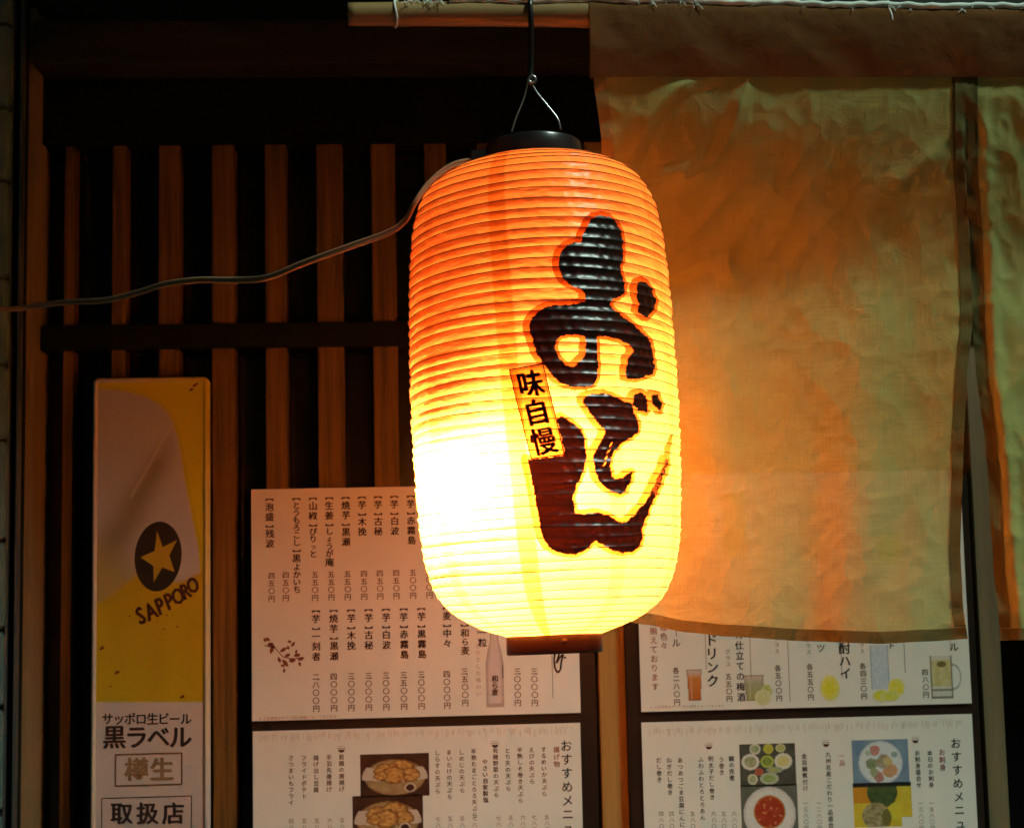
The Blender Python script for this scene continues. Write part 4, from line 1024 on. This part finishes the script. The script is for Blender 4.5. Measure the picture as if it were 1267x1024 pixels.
# stamp panel with three characters
sx_ = np.arange(622, 706, .7); sy_ = np.arange(444, 572, .7); SX, SY = np.meshgrid(sx_, sy_)
P_, F_ = field_mesh(sdpoly(SX, SY, STQ), sx_, sy_); stampo = overlay('stamp_panel', P_, F_, .0009, M_stamp)
sq = sdpoly(SX, SY, STQ); cn = np.array(STQ).mean(0)
bord = np.maximum(sq, -(sq + 1.7)); bord2 = np.maximum(sq + 2.8, -(sq + 3.5))
P_, F_ = field_mesh(np.minimum(bord, bord2), sx_, sy_); overlay('stamp_frame', P_, F_, .0012, M_sink)
def char_tris(ch, c, size, ax, ay, bold=.03):
    vs, fs = glyph(ch, bold); bm = bmesh.new(); V = [bm.verts.new((x, y, 0)) for x, y, _l in vs]
    for f in fs:
        try: bm.faces.new([V[i] for i in f])
        except ValueError: pass
    for _ in range(3):
        E = [e for e in bm.edges if e.calc_length() * size > 3.0]
        if not E: break
        bmesh.ops.subdivide_edges(bm, edges=E, cuts=1, use_grid_fill=False); bmesh.ops.triangulate(bm, faces=[f for f in bm.faces if len(f.verts) > 3])
    bm.verts.index_update()
    P = np.array([(c[0] + (v.co.x - .5) * size * ax[0] - (v.co.y - .38) * size * ay[0], c[1] + (v.co.x - .5) * size * ax[1] - (v.co.y - .38) * size * ay[1]) for v in bm.verts])
    F = [[v.index for v in f.verts] for f in bm.faces]; bm.free(); return P, F
axd = np.array((42.9, -8.5)) / 40.0; ayd = np.array((26.9, 110)) / 110.0
for ch, c in zip('味自慢', ((656.5, 474.5), (664, 509.5), (672.5, 545))):
    P, F = char_tris(ch, c, 31, axd * .95, ayd * 1.08, .035); overlay('stamp_character', P, F, .0013, M_sink)

# rings
def ring(name, r, h0, h1, th_, m_, bev=.0006):
    n_ = 72; prof = [(r, h0), (r, h0 + (h1 - h0) * .04), (r + .0006, h0 + (h1 - h0) * .08), (r + .0006, h1 - (h1 - h0) * .10), (r, h1 - (h1 - h0) * .04), (r - .0005, h1), (r - th_, h1), (r - th_, h0)]
    vs = [(p[0] * math.cos(2 * math.pi * i / n_), p[0] * math.sin(2 * math.pi * i / n_), p[1]) for i in range(n_) for p in prof]; m__ = len(prof)
    fs = [[i * m__ + k, ((i + 1) % n_) * m__ + k, ((i + 1) % n_) * m__ + (k + 1) % m__, i * m__ + (k + 1) % m__] for i in range(n_) for k in range(m__)]
    o = mobj(name, vs, fs, m_, lan, smooth=False, world=False); 
    for p in o.data.polygons: p.use_smooth = abs(p.normal.z) < .4
    return o
ring('top_ring', 60 * ku, HL - 3 * ku, HL + 27 * ku, .003, M_cap)
ring('bottom_ring', 57 * ku, -22 * ku, 2 * ku, .003, M_capr)
vs = [(0, 0, HL + 6 * ku)] + [(56 * ku * math.cos(2 * math.pi * i / 48), 56 * ku * math.sin(2 * math.pi * i / 48), HL + 6 * ku) for i in range(48)]
mobj('top_plate', vs, [[0, 1 + i, 1 + (i + 1) % 48] for i in range(48)], M_cap, lan, world=False)
vs = [(x, y, -16 * ku) for x, y, z in vs]
mobj('bottom_plate', vs, [[0, 1 + (i + 1) % 48, 1 + i] for i in range(48)], M_capr, lan, world=False)
kb = bmesh.new(); bmesh.ops.create_uvsphere(kb, u_segments=14, v_segments=8, radius=.0028)
kv = [Vector((v.co.x + .006, v.co.y * .5 - 57.6 * ku, v.co.z - 8 * ku)) for v in kb.verts]; kf = [[v.index for v in f.verts] for f in kb.faces]; kb.free()
mobj('rivet', kv, kf, M_capr, lan, smooth=True, world=False)
# clip where the cord enters
c_ = at(590, 199, YP); vv, ff = boxvf(c_.x - .006, c_.x + .012, c_.y - .004, c_.y + .004, c_.z - .004, c_.z + .010, .001); mobj('cord_clip', vv, ff, M_cap, lan)
# bail wires
hk = at(656.5, 97, YP)
w1 = catmull([at(633, 163, YP - .004), at(638, 147, YP - .003), at(648, 122, YP), at(652.5, 104, YP), at(655, 98, YP), at(661, 95, YP), at(663, 101, YP), at(657, 104, YP), at(652, 99, YP)], 6)
w2 = catmull([at(694, 160, YP - .004), at(689.5, 146, YP - .003), at(676, 129, YP), at(664, 114, YP), at(658.5, 104, YP), at(655.5, 94, YP), at(659, 91.5, YP)], 6)
mobj('bail_wire', *tubevf(w1, .0009, 7), M_steel, lan, smooth=True); mobj('bail_wire', *tubevf(w2, .0009, 7), M_steel, lan, smooth=True)
# lamp
bpos = RM.inverted() @ (at(592, 600, YP) - B); bpos.y = -.052
bm = bmesh.new(); bmesh.ops.create_icosphere(bm, subdivisions=3, radius=.032)
vs = [Vector((v.co.x, v.co.y, min(v.co.z, .0155))) + bpos for v in bm.verts]; fs = [[v.index for v in f.verts] for f in bm.faces]; bm.free()
mobj('light_bulb', vs, fs, M_bulb, lan, smooth=True, world=False)
mobj('lamp_holder', *tubevf([bpos + Vector((0, 0, q)) for q in (.016, .026, .04, .055, .08)], [.0279, .0262, .021, .016, .014], 24), M_base, lan, smooth=True, world=False)
top_in = Vector((0, 0, HL + 2 * ku))
mobj('lamp_wire', *tubevf(catmull([bpos + Vector((0, 0, .07)), bpos + Vector((.01, .015, .15)), Vector((-.01, 0, HL - .08)), top_in], 8), .0022, 8), M_cap, lan, smooth=True, world=False)

# hook over the pole
c, r = polept(655)
hp = [Vector((c.x, c.y + r + .0032, c.z - .008))] + [Vector((c.x, c.y + (r + .003) * math.cos(a), c.z + (r + .003) * math.sin(a))) for a in [math.pi * i / 8 for i in range(9)]]
e_ = at(657, 62, YP); hp += [Vector((c.x + .0006, c.y - r - .002, c.z - .012)), Vector((e_.x, e_.y - .006, e_.z)), at(656.8, 86, YP), at(657, 99, YP - .001), at(660, 102.5, YP), at(662.5, 98, YP)]
tag(mobj('hanging_hook', *tubevf(catmull(hp, 5), .0027, 10), M_hook, smooth=True), 'black S shaped hook over the pole holding the lantern wire', 'hook')
rg = [at(658.5, 98, YP - .003) + Vector((.0034 * math.cos(a), 0, .0034 * math.sin(a))) for a in [2 * math.pi * i / 20 for i in range(20)]]
tag(mobj('wire_ring', *tubevf(rg, .0011, 8, True), M_steel, smooth=True), 'small shiny ring between the black hook and the lantern wires', 'ring')

# power cord
cp = [(-60, 389, -.10), (-10, 384.5, -.10), (30, 380.5, -.11), (80, 374, -.15), (130, 371.5, -.20), (170, 362, -.24), (205, 351.5, -.28), (245, 346.5, -.32), (290, 346.5, -.36), (330, 343.5, -.40), (375, 326, -.43), (430, 306, -.46), (480, 288, -.48), (502, 272, -.49), (514, 250, -.5), (532, 226, -.5), (560, 205, -.5), (592, 198, -.5)]
pth = catmull([at(*q) for q in cp], 8)
up = [p + Vector((0, 0, .0016)) for p in pth]; dn = [p - Vector((0, 0, .0016)) for p in pth]
pc = tag(mobj('power_cord', *join(tubevf(up, .0019, 8), tubevf(dn, .0019, 8)), M_cord, smooth=True), 'flat two core cord running from the left wall to the lantern top', 'cord')
